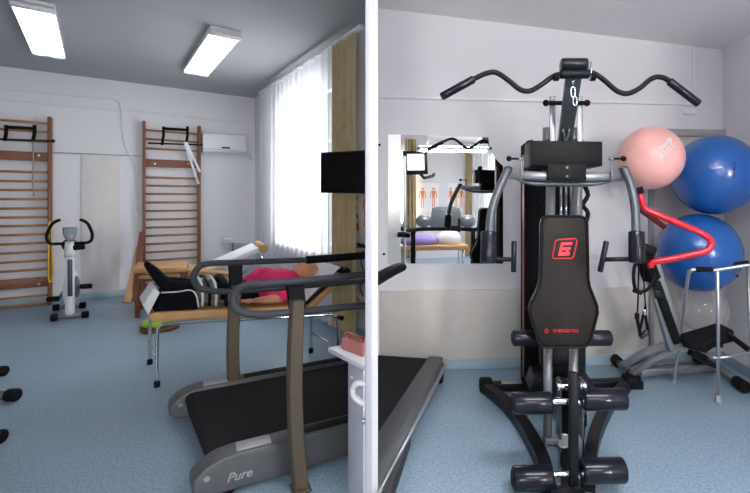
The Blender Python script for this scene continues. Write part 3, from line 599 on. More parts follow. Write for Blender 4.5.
# ================================================================= RIGHT ROOM : MIRROR
def brp(px, py, h=.006): return BR.hit(px, py, h)
ol = [(388, 134.5), (440, 136), (488, 137.5), (489, 145), (491, 151), (495, 158), (500, 163.5), (503, 166), (503, 200), (503, 263.5), (440, 263.5), (388, 263.5)]
b = MB(); b.prism([brp(x, y, .003) for x, y in ol], BR.n*.006); mi = tag(b.build('wall_mirror', M_mirror), 'large frameless wall mirror with a scooped upper right corner', 'mirror')
for (x, y) in ((379.5, 145), (490.5, 148.5), (384, 254)): b = MB(); c = brp(x, y, .0); b.cyl(c, c+BR.n*.015, .011); tag(b.build('mirror_clip', M_blackm), {379.5: 'small dark screw in the wall left of the mirror top', 490.5: 'small dark clip in the scooped corner of the mirror', 384: 'small dark screw left of the mirror bottom'}[x], 'clip')
b = MB(); b.box(brp(615, 192, .006), (.085, .012, .085), ax(BR.d), .003); sw = tag(b.build('light_switch', M_white), 'white light switch plate beside the right arm of the home gym', 'light switch')
b = MB(); b.box(brp(615, 192, .014), (.045, .008, .05), ax(BR.d), .002); b.build('rocker', M_whitep, sw)
b = MB(); b.box(brp(690, 112, .02), (.11, .03, .045), ax(BR.d), .004); tag(b.build('junction_box', M_white), 'small white junction box above the door', 'junction box')
# mirrored world : helper that reflects a virtual point back into the room
mp0 = BR.p+BR.n*.009
def Rf(p): return p-BR.n*2*((p-mp0).dot(BR.n))
def RP(px, py, Yv): return Rf(P(px, py, Yv))
rear = Plane((0, -3.4), (1, 0)); rear.n = V((0, 1, 0))
def rw(px, py, h=.01):   # where the reflected sight line meets the rear wall
    a, c = RP(px, py, 8), RP(px, py, 12); t_ = ((-3.4+h)-a.y)/(c.y-a.y); return a.lerp(c, t_)
def rcurt(name, x0, x1, h, amp, waves, m, label, n=80):
    p, q = rw(x0, 200, h), rw(x1, 200, h); b = MB(); zt_ = cz((p.x+q.x)/2)-.08
    b.grid(lambda u, v: V((p.x+(q.x-p.x)*u, p.y+amp*math.sin(u*waves*2*PI), .05+(zt_-.05)*v)), n, 2); tag(b.build(name, m), label, 'curtain')
rcurt('sheer_curtain', 378, 407, .13, .03, 10, M_sheer, 'white sheer curtain at the left of the mirror reflection', 120)
rcurt('drape', 405, 416, .18, .04, 3, M_gold, 'gold drape behind the small television in the mirror')
rcurt('drape', 465, 472, .16, .04, 3, M_gold, 'narrow gold drape right of the posters in the mirror')
rcurt('sheer_curtain', 473, 512, .13, .03, 10, M_sheer, 'white sheer curtain at the right of the mirror reflection', 120)
def poster(x0, y0, x1, y1, label, figs):
    a, c = rw(x0, y0), rw(x1, y1); t = thing('anatomy_poster', label, 'poster', V(((a.x+c.x)/2, -3.39, min(a.z, c.z))), 'anatomy posters'); b = MB(); b.box(V(((a.x+c.x)/2, -3.393, (a.z+c.z)/2)), (abs(a.x-c.x), .006, abs(a.z-c.z))); b.build('sheet', M_whitep, t)
    W, H = abs(a.x-c.x), abs(a.z-c.z); cx, cz_ = (a.x+c.x)/2, (a.z+c.z)/2
    for i in range(figs):
        x = cx+(i-(figs-1)/2)*W/figs; b = MB(); s = H*.8; y = -3.388
        b.tube([V((x, y, cz_+s*.42)), V((x, y, cz_+s*.34))], .0001+W*.05, 8)
        b.prism([V((x-W*.09, y, cz_+s*.3)), V((x+W*.09, y, cz_+s*.3)), V((x+W*.05, y, cz_)), V((x-W*.05, y, cz_))], (0, .002, 0))
        for sg in (-1, 1):
            b.prism([V((x+sg*W*.02, y, cz_)), V((x+sg*W*.06, y, cz_)), V((x+sg*W*.06, y, cz_-s*.45)), V((x+sg*W*.03, y, cz_-s*.45))], (0, .002, 0)); b.prism([V((x+sg*W*.09, y, cz_+s*.28)), V((x+sg*W*.12, y, cz_+s*.26)), V((x+sg*W*.16, y, cz_-s*.02)), V((x+sg*W*.13, y, cz_-s*.02))], (0, .002, 0))
        b.build('figure', M_orange, t)
poster(417, 183, 439, 212, 'anatomy poster with two orange figures left in the mirror', 2); poster(448, 183, 464, 212, 'anatomy poster right of the two-figure one in the mirror', 3)
# tv on arm
t = thing('small_television', 'small lit television on a wall bracket seen in the mirror', 'television', RP(417, 175, 9.5))
b = MB(); b.prism([RP(403, 151, 9.3), RP(427, 151, 9.3), RP(428, 174, 9.3), RP(404, 175, 9.3)], (0, -.12, 0), .01); b.build('casing', M_black, t)
b = MB(); b.prism([RP(407, 154, 9.28), RP(424, 154, 9.28), RP(424.5, 170, 9.28), RP(407.5, 170.5, 9.28)], (0, -.01, 0)); b.build('screen', M_tvon, t)
b = MB(); b.tube([RP(417, 170, 9.45), RP(424, 178, 9.6), RP(433, 176, 9.9), rw(434, 174)], .035, 8); b.build('bracket', M_blackm, t)
# reflected treadmill
YM = 7.75
t = thing('treadmill', 'silver treadmill with a big console facing the mirror', 'treadmill', V((*RP(443, 262, YM).xy, 0)))
def mq(pts, ext, bev=.01): b = MB(); b.prism([RP(x, y, YM) for x, y in pts], ext, bev); return b
b = mq(((432, 208), (438, 206.5), (455, 206.5), (460, 208), (463, 226), (458, 228), (434, 228), (430, 226)), (0, -.1, 0)); cs = b.build('console', M_silv, t)
b = MB(); b.prism([RP(x, y, YM-.02) for x, y in ((440, 210), (452, 210), (452, 215), (440, 215))], (0, -.03, 0)); b.build('display', M_lcd, cs)
for i, (x0, x1) in enumerate(((416, 431), (461, 475))):
    b = MB(); c = RP((x0+x1)/2, 221, YM); b.sph(c, (.14, .09, .11), n=18); b.build('speaker_pod', M_silv, t)
b = MB(); b.tube([RP(401, 229, YM-.35), RP(411, 230, YM-.1), RP(425, 229, YM), RP(462, 229, YM), RP(473, 230, YM-.1), RP(477, 229, YM-.35)], .035, 10, 3); b.build('handrail', M_rubber, t)
for x in (413, 473): b = MB(); p = RP(x, 230, YM); b.bar(p, V((p.x, p.y, .1)), .08, .06); b.build('post', M_blackm, t)
b = MB(); p, q = RP(413, 260, YM), RP(473, 260, YM); p.z = q.z = .12; b.bar(p, q, .5, .14, .02); b.build('motor_cover', M_silv, t)
t = thing('padded_bench', 'couch with purple and white lumps for a lying person at the mirror bottom', 'couch', V((*RP(430, 262, 8.9).xy, 0)))
c = RP(432, 255, 9.0); b = MB(); b.box(V((c.x, c.y, .5)), (1.4, .6, .1), None, .02); b.build('pad', M_tan, t)
for s in (-.6, .6):
    for d in (-.24, .24): b = MB(); b.tube([V((c.x+s, c.y+d, .45)), V((c.x+s, c.y+d, 0))], .02, 8); b.build('leg', M_chr, t)
b = MB(); b.sph(V((c.x-.25, c.y, .62)), (.4, .25, .14)); tag(b.build('purple_stand_in', M_purple), 'purple lump standing in for the person on the couch in the mirror', 'person stand-in')  # lump in place of the lying person's purple clothing
b = MB(); b.sph(V((c.x+.35, c.y, .65)), (.25, .22, .18)); tag(b.build('white_stand_in', M_whitep), 'white lump standing in for the same lying person in the mirror', 'pillow')  # lump in place of the lying person's white clothing
# ================================================================= RIGHT ROOM : TREADMILL AT THE DIVIDER
t = thing('treadmill', 'black belt treadmill running back to the wall under the mirror', 'treadmill', V((-.3, 3.0, 0)))
r0, r1 = V((-.035, 3.60, 0)), V((-.385, 1.75, 0)); rd = (r0-r1).normalized(); rs = V((-rd.y, rd.x, 0))   # rs -> left
def Q(d, s, z): return r0-rd*d+rs*s+V((0, 0, z))
b = MB(); b.prism([Q(0.02, .13, .15), Q(1.9, .13, .15), Q(1.9, .8, .15), Q(.02, .8, .15)], (0, 0, -.03)); clipR(b).build('belt', M_belt, t)
b = MB(); b.prism([Q(0.04, .08, .11), Q(1.9, .08, .11), Q(1.9, .8, .11), Q(.04, .8, .11)], (0, 0, -.06)); clipR(b).build('deck', M_black, t)
b = MB(); b.prism([Q(0, 0, .11), Q(0, .03, .165), Q(0, .14, .165), Q(0, .14, .07), Q(0, .01, .07)], -rd*1.9, .003); sr = clipR(b).build('side_rail', M_tmg, t)
b = MB(); b.prism([Q(.01, -.012, .12), Q(.01, .004, .12), Q(.01, .004, .09), Q(.01, -.012, .09)], -rd*1.88, .002); clipR(b).build('trim_strip', M_alu, sr)
b = MB(); b.box(Q(.02, .0, .12), (.03, .05, .05), ax(rd), .004); b.build('end_cap', M_tml, sr)
b = MB(); b.cyl(Q(.12, -.0, .05), Q(.12, .05, .05), .05, 14, .008); b.build('wheel', M_rubber, t)
b = MB(); p, q = G(411, 447), G(391, 510); b.prism([p+V((0, 0, .01)), q+V((0, 0, .01)), q+V((0, 0, .1)), p+V((0, -.03, .085)), p+V((0, 0, .06))], V((-.09, 0, 0)), .006); clipR(b).build('base_frame', M_rail, t)
b = MB(); b.tube([P(403, 267, 2.6), P(399, 268, 2.55), P(390, 272, 2.42), P(370, 283, 2.2)], [.024, .03, .032, .034], 12, 4); clipR(b).build('handrail', M_rubber, t)
# ================================================================= HOME GYM
gx = .63
t = thing('home_gym', 'black and silver multi-station home gym with red-logo backrest', 'home gym', V((.75, 2.8, 0)))
def bars3(name, m, *paths, par=t, n=12, res=0):
    b = MB()
    for pts, r in paths: b.tube([P(*p) for p in pts], r, n, res)
    return b.build(name, m, par)
# lat bar
Y0 = 2.45
lt = bars3('lat_bar', M_blackm, ([(450, 91.5, Y0), (476, 78, Y0), (486, 73.5, Y0), (496, 72.5, Y0), (508, 80, Y0), (520, 89.5, Y0), (530, 91, Y0), (541, 85, Y0), (553, 76.5, Y0), (562, 74, Y0), (573, 73.5, Y0), (586, 73, Y0), (594, 73.5, Y0), (604, 80, Y0), (617, 91, Y0), (628, 93.5, Y0), (640, 88, Y0), (651, 79, Y0), (660, 77, Y0), (670, 81.5, Y0), (690, 97, Y0)], .0145), res=4)
for (a0, a1) in (((441, 97), (474, 79)), ((699, 104), (669, 81))):
    b = MB(); b.cyl(P(*a0, Y0), P(*a1, Y0), .0225, 14, .006); b.build('grip', M_foam, lt)
# top pulley head
b = MB(); b.box(P(574, 67, 2.47), (.155, .09, .085), None, .02, 3); b.build('pulley_housing', M_silv, t)
b = MB(); b.cyl(P(561, 64.5, 2.42), P(587, 64.5, 2.42), .034, 20, .008); b.build('pulley_wheel', M_foam, t)
b = MB(); b.cyl(P(560, 74, 2.42), P(590, 74, 2.42), .026, 16, .006); b.build('bar_clamp', M_blackm, t)
for x in (555.5, 592): b = MB(); b.cyl(P(x-2, 77, 2.43), P(x+3.5, 77, 2.43), .022, 12, .004); b.build('end_knob', M_rubber, t)
bars3('lever_pin', M_chr, ([(589, 80, 2.41), (591, 72, 2.41), (591, 62, 2.41)], .006))
b = MB(); cc = P(573, 92, 2.43); b.tube([cc+V((.012*math.cos(i/10*2*PI), 0, .03*math.sin(i/10*2*PI))) for i in range(10)], .0045, 8, 2, closed=True); b.tube([P(573, 85, 2.43), P(573, 78, 2.43)], .006, 8); cc = P(575, 101, 2.44); b.tube([cc+V((.011*math.cos(i/10*2*PI), 0, .025*math.sin(i/10*2*PI))) for i in range(10)], .004, 8, 2, closed=True); b.build('carabiner', M_chr, t)
# boom
b = MB(); b.bar(P(574, 72, 2.5), P(564, 146, 2.95), .085, .075, .008, up=(0, 0, 1)); b.build('boom', M_gsilv, t)
b = MB(); b.bar(P(566, 141, 2.85), P(569, 130, 2.75), .012, .02, .001); b.bar(P(566, 141, 2.85), P(563, 130, 2.75), .012, .02, .001); b.build('gusset', M_silv, t)
for x0, x1 in ((549.5, 555.5), (577, 582.5)):
    b = MB(); b.bar(P((x0+x1)/2, 96, 2.85), P((x0+x1)/2, 148, 2.85), .016, .036, .002, up=(1, 0, 0)); b.build('side_plate', M_silv, t)
b = MB(); b.cyl(P(545, 103, 2.83), P(588, 103, 2.83), .014, 12, .004); b.sph(P(546, 103, 2.83), .022, n=12); b.sph(P(587, 103, 2.83), .022, n=12); b.build('cross_pin', M_blackm, t)
for x in (547.5, 574): b = MB(); b.cyl(P(x, 128, 2.95), P(x, 145, 2.95), .033, 18); b.build('post_cap', M_silv, t)
# main posts (upper silver) down to the base
for (xa, xb) in ((551.5, 548), (579, 573.5)):
    b = MB(); b.cyl(P(xa, 140, 2.9), P(xb, 345, 2.9), .031, 18); b.build('main_post', M_silv, t)
    b = MB(); b.cyl(P(xb, 344, 2.62), P(xb-.5, 441, 2.62), .026, 18); b.build('seat_post', M_silv, t)
for x in (561, 566, 571): b = MB(); b.cyl(P(x, 160, 2.96), P(x, 300, 2.96), .0085, 10); b.build('guide_rod', M_chr, t)
# weight stack shroud
sh = V(P(553, 200, 3.25)); zt_, zb_ = P(550, 142, 3.2).z, .06
b = MB(); x0, x1 = P(525, 200, 3.2).x, P(583, 200, 3.2).x
b.box(V(((x0+x1)/2, 3.3, (zt_+zb_)/2)), (x1-x0, .2, zt_-zb_), None, .012); sd = b.build('weight_stack_shroud', M_fab, t)
b = MB(); b.box(V((x0-.003, 3.25, (zt_+zb_)/2)), (.005, .06, (zt_-zb_)*.9)); b.build('red_edge', M_dred, sd)
b = MB(); b.tube([P(x, y, 3.0) for x, y in ((539, 185), (543, 192), (540, 200), (545, 206), (541, 213), (544, 222))], .014, 8, 3); b.tube([P(x, y, 3.0) for x, y in ((584, 185), (588, 195), (583, 205), (588, 213), (585, 225))], .016, 8, 3); b.build('cable', M_rubber, t)
# black cover box
b = MB(); b.prism([P(531, 140.5, 2.5), P(602.5, 141.5, 2.5), P(602.5, 166, 2.5), P(531, 166, 2.5)], (0, .22, 0), .004); cv_ = b.build('top_cover', M_black, t)
b = MB(); b.prism([P(526.5, 140.5, 2.72), P(534, 139, 2.72), P(534, 171, 2.72), P(528, 171, 2.72)], (0, .06, 0), .012, 3); b.build('cover_side', M_black, cv_)
b = MB(); b.prism([P(547.5, 164, 2.47), P(586.5, 164, 2.47), P(586.5, 181, 2.47), P(547.5, 180, 2.47)], (0, .16, 0), .004); cb = b.build('lower_cover', M_black, cv_)
for y in (167.5, 176.5): b = MB(); c = P(567, y, 2.47); b.cyl(c, c-V((0, .006, 0)), .007); b.build('bolt', M_gsilv, cb)
# press arm : horizontal tube
b = MB(); b.tube([P(509, 175, 2.5), P(549, 176.5, 2.52), P(586, 177, 2.52), P(623, 176, 2.5)], .026, 18); b.build('press_arm_tube', M_silv, t)
b = MB(); b.tube([P(516, 179, 2.52), P(530, 183, 2.53), P(550, 184, 2.54), P(586, 184, 2.54), P(600, 183, 2.53), P(617, 179, 2.52)], [.006, .012, .016, .016, .012, .006], 12, 3); b.build('arm_gusset', M_gsilv, t)
for s, xs in ((-1, [(508, 169), (503, 180), (496.5, 195), (491.5, 212), (489.5, 232), (488.5, 262)]), (1, [(624, 169), (629, 180), (633, 195), (635.5, 212), (636, 232), (636.5, 262)])):
    n4 = len(xs); b = MB(); b.tube([P(x, y, 2.48-.03*i) for i, (x, y) in enumerate(xs)], .0235, 14, 4); ar = b.build('press_arm', M_gsilv, t)
    b = MB(); b.sph(P(xs[0][0], 168.5, 2.48), (.026, .026, .014), n=14); b.build('end_cap', M_rail, ar)
    b = MB(); x = xs[-1][0]; b.cyl(P(x, 231.5, 2.36), P(x-(.5 if s < 0 else -.3), 263, 2.33), .042, 18, .008); b.build('foam_pad', M_foam, ar)
    b = MB(); gxp = 513 if s < 0 else 602.5; b.cyl(P(x, 259, 2.34), P(gxp, 259.5, 2.34), .012, 10); b.build('grip_bar', M_blackm, ar)
    b = MB(); b.cyl(P(gxp+(1 if s < 0 else 4), 241, 2.34), P(gxp-(-.5 if s < 0 else 2.5), 272, 2.34), .0145, 12, .004); b.build('hand_grip', M_foam, ar)
    xb_ = 521 if s < 0 else 612; b = MB(); b.bar(P(xb_, 157, 2.47), P(xb_, 182, 2.47), .008, .01, .001, up=(1, 0, 0)); b.bar(P(xb_-3, 159, 2.47), P(xb_+2, 159, 2.47), .015, .015, .002); br = b.build('adjust_bracket', M_gsilv, t)
    xk = 509 if s < 0 else 623.5; b = MB(); b.cyl(P(xb_, 158.8, 2.47), P(xk, 158.6, 2.47), .006, 8); b.sph(P(xk, 158.6, 2.47), .016, n=14); b.build('adjust_knob', M_black, br)
# back pad
Yb = 2.5
out = [(543, 217.5), (547, 216), (580, 216), (586, 218), (587.5, 224), (588, 250), (588.5, 278), (590, 287), (594, 297), (597.5, 306), (598, 313), (595, 325), (592, 338), (589, 345), (583, 347.5), (545, 347.5), (539, 344), (535, 332), (531, 320), (529, 311), (531, 303), (536, 294), (539.5, 285), (540.5, 275), (541, 250), (541, 224)]
def padY(y): return 2.56-.12*(y-216)/130
b = MB(); b.prism([P(x, y, padY(y)) for x, y in out], (0, .07, 0), .016, 4); bp_ = b.build('back_pad', M_lea, t)
b = MB(); b.tube([P(x, y, padY(y)+.0) for x, y in out], .0065, 8, 1, closed=True); b.build('pad_piping', M_leae, bp_)
def pp(x, y, o=.004): return P(x, y, padY(y)-o)
b = MB(); lo = [(557.5, 239.5), (575.5, 238.5), (577, 241), (573.5, 257), (571.5, 258.5), (553.5, 258.5), (552.5, 256.5), (555.5, 241)]; b.tube([pp(x, y, .002) for x, y in lo], .0042, 6, 0, closed=True); lg = b.build('logo_outline', M_logo, bp_)
b = MB(); 
for q_ in ([(561, 242.5), (572.5, 242), (571.8, 245), (560.5, 245.3)], [(559.8, 247.3), (571, 247), (570.3, 250), (559.2, 250.3)], [(558.8, 252.3), (570, 252), (569.3, 255.4), (558, 255.8)], [(561, 242.5), (564, 242.4), (561, 255.6), (558, 255.8)], [(566.6, 247), (569.4, 247), (568.2, 253.5), (565.4, 253.5)]):
    b.prism([pp(x, y, .002) for x, y in q_], (0, -.0015, 0))
b.build('logo_letter', M_logo, bp_)
text('lettering', 'ENERGETICS', M_logo, bp_, pp(566, 331, .003), (1, 0, 0), (0, 0, 1), .024, .001, 1.06)
b = MB(); c = pp(546.5, 331, .002); b.tube([c+V((.009*math.cos(i/12*2*PI), 0, .010*math.sin(i/12*2*PI))) for i in range(12)], .003, 6, 0, closed=True); b.build('small_emblem', M_logo, bp_)
# foam rollers
def roller(x0, x1, y, Y, r, dy=0):
    b = MB(); b.cyl(P(x0, y, Y), P(x1, y-dy, Y), r, 22, .014); ro = b.build('foam_roller', M_foam, t)
    b = MB(); s = x1 if x1 > 570 else x0; sg = 1 if x1 > 570 else -1; c = P(s, y-(dy if sg > 0 else 0), Y); b.cyl(c-V((sg*.004, 0, 0)), c+V((sg*.003, 0, 0)), r*.62, 18); b.build('roller_end', M_rubber, ro)
roller(512, 545, 338, 2.58, .046); roller(582, 611, 338, 2.58, .046)
roller(512, 552, 403, 2.22, .053, .5); roller(582, 626, 399.5, 2.22, .053, .5)
roller(512, 553, 478.5, 2.17, .058, 1); roller(581, 625, 471, 2.17, .058, 1)
for y, Y, xa, xb in ((401.5, 2.22, 550, 585), (474.5, 2.17, 550, 584), (386.5, 2.3, 558, 586)): b = MB(); b.cyl(P(xa, y, Y), P(xb, y, Y), .016, 12, .003); b.build('roller_axle', M_chr, t)
b = MB(); b.bar(P(573, 372, 2.2), P(573.5, 486, 2.14), .036, .045, .006, up=(1, 0, 0)); b.build('leg_lever', M_blackm, t)
for x in (560.5, 583): b = MB(); b.prism([P(x-1.5, 381, 2.26), P(x+1.5, 381, 2.26), P(x+1.2, 440, 2.26), P(x-1.2, 440, 2.26)], (0, .06, 0), .002); b.build('side_bracket', M_gsilv, t)
for (x, y) in ((559, 386), (584, 386), (558, 400), (584, 399)): b = MB(); c = P(x, y, 2.24); b.cyl(c-V((.012, 0, 0)), c+V((.012, 0, 0)), .019, 12, .004); b.build('bolt', M_chr, t)
b = MB(); c = P(564, 441, 2.28); b.tube([c+V((.034*math.cos(i/16*2*PI), 0, .034*math.sin(i/16*2*PI))) for i in range(16)], .005, 8, 0, closed=True); b.cyl(c, c+V((0, .02, 0)), .03, 18); b.build('low_pulley', M_alu, t)
b = MB(); b.bar(P(545, 440, 2.6), P(578, 440, 2.6), .05, .03); b.build('post_crossbar', M_silv, t)
b = MB(); b.tube([P(x, y, 2.3) for x, y in ((562, 451), (561, 462), (563, 472), (562, 485))], .004, 6, 3); b.tube([P(x, y, 2.3) for x, y in ((586, 405), (585, 425), (583, 450), (585, 478))], .004, 6, 3); b.build('cable', M_rubber, t)
b = MB(); b.cyl(P(584.5, 415, 2.3), P(584.5, 426, 2.3), .013, 10, .004); b.build('cable_stopper', M_black, t)
# seat plate dark between the posts
b = MB(); b.prism([P(535, 378, 2.75), P(590, 378, 2.75), P(598, 392, 2.75), P(530, 392, 2.75)], (0, .2, 0), .006); b.build('base_plate', M_blackm, t)
b = MB(); b.prism([P(541, 346, 3.0), P(586, 346, 3.0), P(586, 392, 3.0), P(541, 392, 3.0)], (0, .1, 0), .006); b.build('rear_column', M_blackm, t)
# base
bz = .04
def gb(x, y): p = G(x, y, bz); return p
b = MB(); b.bar(gb(490, 386), gb(540, 385.5), .075, .06, .008); b.bar(gb(590, 384), gb(629, 382.5), .075, .06, .008); b.bar(gb(538, 385.5), gb(592, 384), .07, .06, .006); rb = b.build('rear_base', M_blackm, t)
b = MB(); b.box(G(512, 382, .072), (.16, .05, .006), None, .001); b.build('base_label', M_alu, rb)
def curved(pts, w):
    return MB().tube(pts, w*.68, 4, 5, flat=(0, 0, 1), rot=PI/4)
curved([gb(487, 388), gb(504, 402), gb(519, 419), gb(532, 440), gb(543, 463), gb(549, 492)], .075).build('base_arm', M_blackm, t)
curved([gb(626, 386), gb(614, 398), gb(605, 412), gb(597, 430), gb(592, 450), gb(588, 485)], .07).build('base_arm', M_blackm, t)
b = MB(); b.bar(gb(553, 500), gb(586, 499), .07, .06); b.bar(gb(568, 500), gb(566, 392), .06, .05); b.build('front_base', M_blackm, t)
for (x, y) in ((486, 391), (630, 387)): b = MB(); p = G(x, y, .0); b.box(p+V((0, 0, .045)), (.1, .12, .09), None, .02, 3); b.build('end_cap', M_rubber, t)
# ================================================================= BALLS
YB = 3.42
def ball(px, py, r, m, label, Y=YB, ridges=14, cat='exercise ball'):
    c = P(px, py, Y); b = MB(); bm = bmesh.new(); bmesh.ops.create_uvsphere(bm, u_segments=64, v_segments=60, radius=1); tl_ = Matrix.Rotation(.6, 3, 'X') @ Matrix.Rotation(.4, 3, 'Y')
    for v in bm.verts:
        la = math.asin(max(-1, min(1, v.co.z))); k_ = 1-.004*(abs(math.sin(la*ridges)) < .22)*(abs(la) < 1.1)
        v.co = c+tl_ @ (v.co*r*k_)
    b._merge(bm, True); return tag(b.build('exercise_ball', m), label, cat, 'exercise balls by the door'), c
o, cB1 = ball(714, 175, .308, M_blue, 'upper of the two large blue exercise balls')
text('lettering', 'GYMNIC', M_foam, o, cB1+V((-.04, -.305, .02)), (0, 0, -1), (1, .0, 0), .03, .0006)
o, cB2 = ball(698, 252.5, .302, M_blue, 'lower of the two large blue exercise balls')
b = MB(); d = V((.62, -.6, -.5)).normalized(); b.cyl(cB2+d*.298, cB2+d*.308, .014); b.build('valve_plug', M_black, o)
o, cB3 = ball(650.5, 158, .235, M_pink, 'translucent pink exercise ball above the red handlebar', 3.3)
text('lettering', 'body', M_white, o, cB3+V((-.01, -.238, .075)), (1, -.0, .8), (-.5, .0, 1), .06, .0006); text('lettering', 'BALL', M_white, o, cB3+V((.02, -.24, .04)), (1, 0, .8), (-.5, 0, 1), .045, .0006)
ball(703, 309, .185, M_clear, 'small clear inflatable ball under the blue balls', 3.55)
# ================================================================= AB MACHINE (red bar)
t = thing('ab_trainer', 'grey folding ab trainer with red handlebar by the blue balls', 'exercise machine', G(680, 380))
YR = 3.0
b = MB(); b.tube([P(x, y, Y) for x, y, Y in ((638.5, 190, 3.0), (642, 202, 3.0), (646, 209.5, 3.0), (660, 215.5, 2.97), (690, 228, 2.92), (702, 233.5, 2.9), (709.5, 239, 2.9), (711, 245, 2.9), (706, 251, 2.9), (690, 255, 2.93), (665, 260, 2.97), (652, 262.5, 3.0), (651, 268, 3.0))], .0225, 14, 4); rbx = b.build('handlebar', M_red, t)
b = MB(); b.cyl(P(638, 187.5, 3.0), P(640, 194, 3.0), .03, 12, .004); b.build('end_cap', M_rubber, rbx)
b = MB(); b.tube([P(638, 208, 3.1), P(645, 213, 3.1), P(665, 227, 3.08)], .02, 12, 2); b.build('rear_handlebar', M_dred, t)
b = MB(); b.bar(P(641, 250, 3.04), P(652, 280, 3.08), .1, .09, .015); b.bar(P(640, 246, 3.0), P(654, 252, 3.0), .08, .06, .01); b.build('pivot_housing', M_rubber, t)
b = MB(); b.bar(P(650, 262, 3.12), P(676, 348, 3.2), .06, .115, .006, up=(1, 0, 0)); b.build('column', M_silv, t)
b = MB(); b.bar(P(656, 282, 3.08), P(677.5, 343, 3.15), .03, .055, .004, up=(1, 0, 0)); b.build('column_slot', M_rubber, t)
b = MB(); b.box(P(658.5, 294, 3.05), (.05, .02, .06), None, .003); b.build('column_label', M_blackm, t)
g = lambda x, y, z=.05: G(x, y, z)
b = MB(); b.tube([g(617, 361), g(633, 377)], .028, 14); fb_ = b.build('front_base', M_silv, t)
for p, q in ((g(614, 358), g(619, 363)), (g(630, 374), g(636, 380))): b = MB(); b.cyl(p, q, .045, 14, .008); b.build('rubber_foot', M_rubber, fb_)
b = MB(); b.box(G(634, 384, .03), (.12, .08, .06), None, .008); b.build('foot_block', M_rubber, fb_)
for pts in (((623, 366), (640, 355), (655, 349), (669, 344)), ((632, 374), (648, 362), (662, 355), (677, 349))):
    b = MB(); b.tube([P(x, y, Y) for (x, y), Y in zip(pts, (3.45, 3.35, 3.3, 3.25))], .03, 12, 4, flat=(0, 0, 1)); b.build('support_arm', M_silv, t)
b = MB(); b.tube([P(630, 366, 3.42), P(643, 359, 3.36), P(655, 353, 3.3)], .014, 8); b.build('inner_link', M_gsilv, t)
b = MB(); b.bar(g(640, 372), g(717, 367), .05, .05); b.bar(g(646, 366), g(712, 361), .03, .04); b.build('floor_rail', M_silv, t)
b = MB(); b.cyl(g(684, 368, .06), g(684, 368, .06)-V((0, .05, 0)), .012); b.build('bolt', M_chr, t)
b = MB(); b.tube([g(703, 355), g(720, 367), g(741, 384)], .03, 14); rb_ = b.build('rear_base', M_silv, t)
b = MB(); b.cyl(g(736, 381), g(746, 388), .046, 14, .01); b.build('rubber_foot', M_rubber, rb_)
b = MB(); b.box(g(700, 358, .1), (.1, .1, .1), None, .02); b.build('foot_block', M_rubber, rb_)
b = MB(); b.prism([P(x, y, Y) for x, y, Y in ((680, 333, 3.15), (700, 327, 3.2), (718, 321.5, 3.25), (734, 330, 3.25), (733, 336, 3.2), (716, 340, 3.1), (706, 347, 3.05), (692, 342, 3.05), (683, 341, 3.1))], (0, 0, -.05), .012, 3); b.build('knee_pad', M_fab, t)
b = MB(); b.bar(P(700, 338, 3.2), P(698, 352, 3.3), .04, .04); b.bar(P(678, 345, 3.2), P(722, 345, 3.25), .03, .03); b.bar(P(690, 352, 3.25), P(715, 366, 3.35), .04, .04); b.bar(P(728, 334, 3.2), P(749, 350, 3.0), .03, .03); b.build('pad_carriage', M_blackm, t)
# cables and strap handle hanging
t = thing('resistance_tube', 'black resistance tube with strap handle hanging from the ab trainer', 'resistance tube', P(641, 330, 2.95))
b = MB(); b.tube([P(x, y, 2.95) for x, y in ((646, 247), (638, 258), (634, 270), (634, 283), (637, 291), (645, 291), (652, 284), (655, 272))], .012, 8, 5); b.tube([P(x, y, 2.96) for x, y in ((640, 256), (638.5, 275), (638, 300), (637, 317))], .006, 8, 3); b.tube([P(x, y, 2.96) for x, y in ((643, 258), (643.5, 275), (645, 300), (646, 310))], .005, 8, 3); b.build('tube', M_rubber, t)
b = MB(); b.bar(P(633, 290, 2.94), P(642, 293, 2.94), .03, .03, .008); b.build('connector', M_rubber, t)
b = MB(); b.cyl(P(637, 313, 2.95), P(637, 319, 2.95), .016, 10, .004); b.build('stopper', M_rubber, t)
b = MB(); b.tube([P(x, y, 2.95) for x, y in ((637, 318), (639, 328), (640.5, 336))], .012, 8, 3); b.tube([P(x, y, 2.95) for x, y in ((645, 310), (646, 320), (648, 331))], .01, 8, 3); b.tube([P(645.5, 306, 2.95), P(643, 316, 2.95), P(640, 330, 2.95)], .009, 8, 3); b.build('strap', M_fab, t)
b = MB(); b.cyl(P(640, 337.5, 2.95), P(648, 331, 2.95), .017, 12, .005); b.build('hand_grip', M_foam, t)
b = MB(); b.cyl(P(644, 309, 2.945), P(644.5, 315, 2.945), .014, 10, .003); b.build('buckle', M_chr, t)
# ================================================================= WALKING FRAME
t = thing('walking_frame', 'silver aluminium walking frame in front of the blue balls', 'walking frame', G(710, 402))
YW = G(717, 400).y; Yw2 = G(674, 380).y
b = MB(); b.tube([G(674, 381, .01), P(681, 330, 3.3), P(688, 278, 3.04), P(690, 272, 3.0), P(694, 269.5, 2.99), P(704, 270, 2.99), P(716, 270, 2.99), P(730, 268, 2.96), P(752, 264.5, 2.92)], .0115, 12, 4); b.build('top_tube', M_alu, t)
b = MB(); b.tube([P(717.5, 270, 2.99), P(718, 330, 3.08), P(718, 402, YW)], .0125, 12); lg = b.build('leg', M_alu, t)
b = MB(); b.cyl(P(718, 395, YW), G(718, 403, .0), .017, 12, .004); b.build('rubber_tip', M_tml, lg)
b = MB(); b.cyl(P(674.6, 376, Yw2), G(674, 383, .0), .017, 12, .004); b.build('rubber_tip', M_tml, t)
b = MB(); b.tube([P(695, 269.5, 2.99), P(712, 269.5, 2.99)], .017, 12); b.build('hand_grip', M_rubber, t)
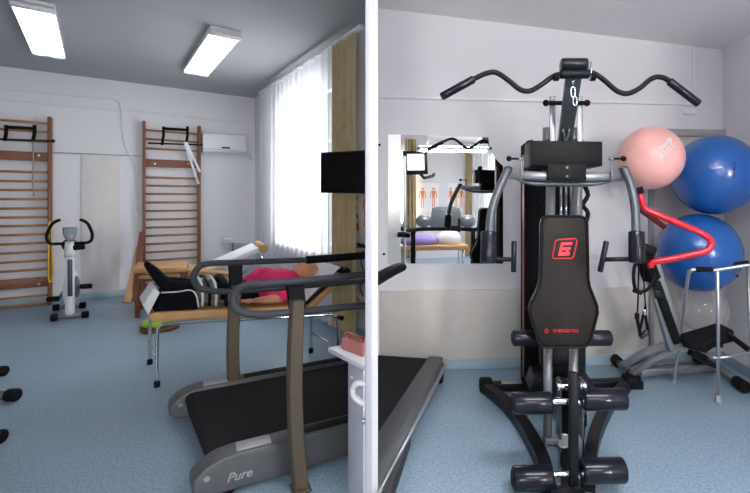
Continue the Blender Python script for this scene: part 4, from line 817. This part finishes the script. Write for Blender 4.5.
b = MB(); b.cyl(P(735, 265.5, 3.04), P(748, 263, 3.04), .02, 12, .004); b.build('hand_grip', M_rubber, t)
b = MB(); b.tube([P(680, 343, 3.36), P(700, 351, 3.25), P(712, 357, 3.13), P(718, 357.5, 3.12), P(730, 356.5, 3.1), P(752, 350, 3.0)], .0105, 10, 3); b.build('lower_tube', M_alu, t)
b = MB(); b.tube([P(748, 265, YW+.15), P(749.5, 320, YW+.15), P(752, 375, YW+.15)], .0115, 10); b.build('leg', M_alu, t)
# ================================================================= LIGHTS, WORLD, CAMERA
def area(name, loc, rot_dir, sx, sy, power, col):
    l = bpy.data.lights.new(name, 'AREA'); l.shape = 'RECTANGLE'; l.size = sx; l.size_y = sy; l.energy = power; l.color = col; o = bpy.data.objects.new(name, l); C.objects.link(o); o.location = loc; o.rotation_euler = V(rot_dir).to_track_quat('-Z', 'Z').to_euler(); return o
wc = C1+RWd*((ws0+ws1)/2)-RW.n*.35; area('window_daylight', (wc.x, wc.y, 1.85), RW.n, ws1-ws0, 2.0, 130, (.96, .98, 1))
area('added_rear_light', (2.75, -3.75, 1.7), (0, 1, 0), .9, 1.6, 330, (1, .97, .92)); area('added_rear_light', (-.3, -3.75, 1.7), (0, 1, 0), 1.1, 1.6, 330, (1, .97, .92))  # lamps outside the added rear windows, put in for brightness
w = bpy.data.worlds.new('daylight'); bpy.context.scene.world = w; w.use_nodes = True; w.node_tree.nodes['Background'].inputs[0].default_value = (.85, .93, 1, 1); w.node_tree.nodes['Background'].inputs[1].default_value = 1.3
cam = bpy.data.cameras.new('camera'); co = bpy.data.objects.new('camera', cam); C.objects.link(co); co.location = (0, 0, CH); co.rotation_euler = (PI/2, 0, 0)
cam.sensor_fit = 'HORIZONTAL'; cam.sensor_width = 36; cam.lens = F_/750*36; cam.shift_x = (375-CX)/750; cam.shift_y = -(246.5-HZ)/750; cam.clip_start = .05
sc = bpy.context.scene; sc.camera = co
sc.view_settings.view_transform = 'Standard'; sc.view_settings.look = 'None'; sc.view_settings.gamma = 1; sc.view_settings.exposure = .2; sc.view_settings.use_curve_mapping = False
sc.cycles.use_denoising = True; sc.cycles.max_bounces = 10; sc.cycles.diffuse_bounces = 5; sc.cycles.transparent_max_bounces = 16; sc.cycles.sample_clamp_indirect = 6
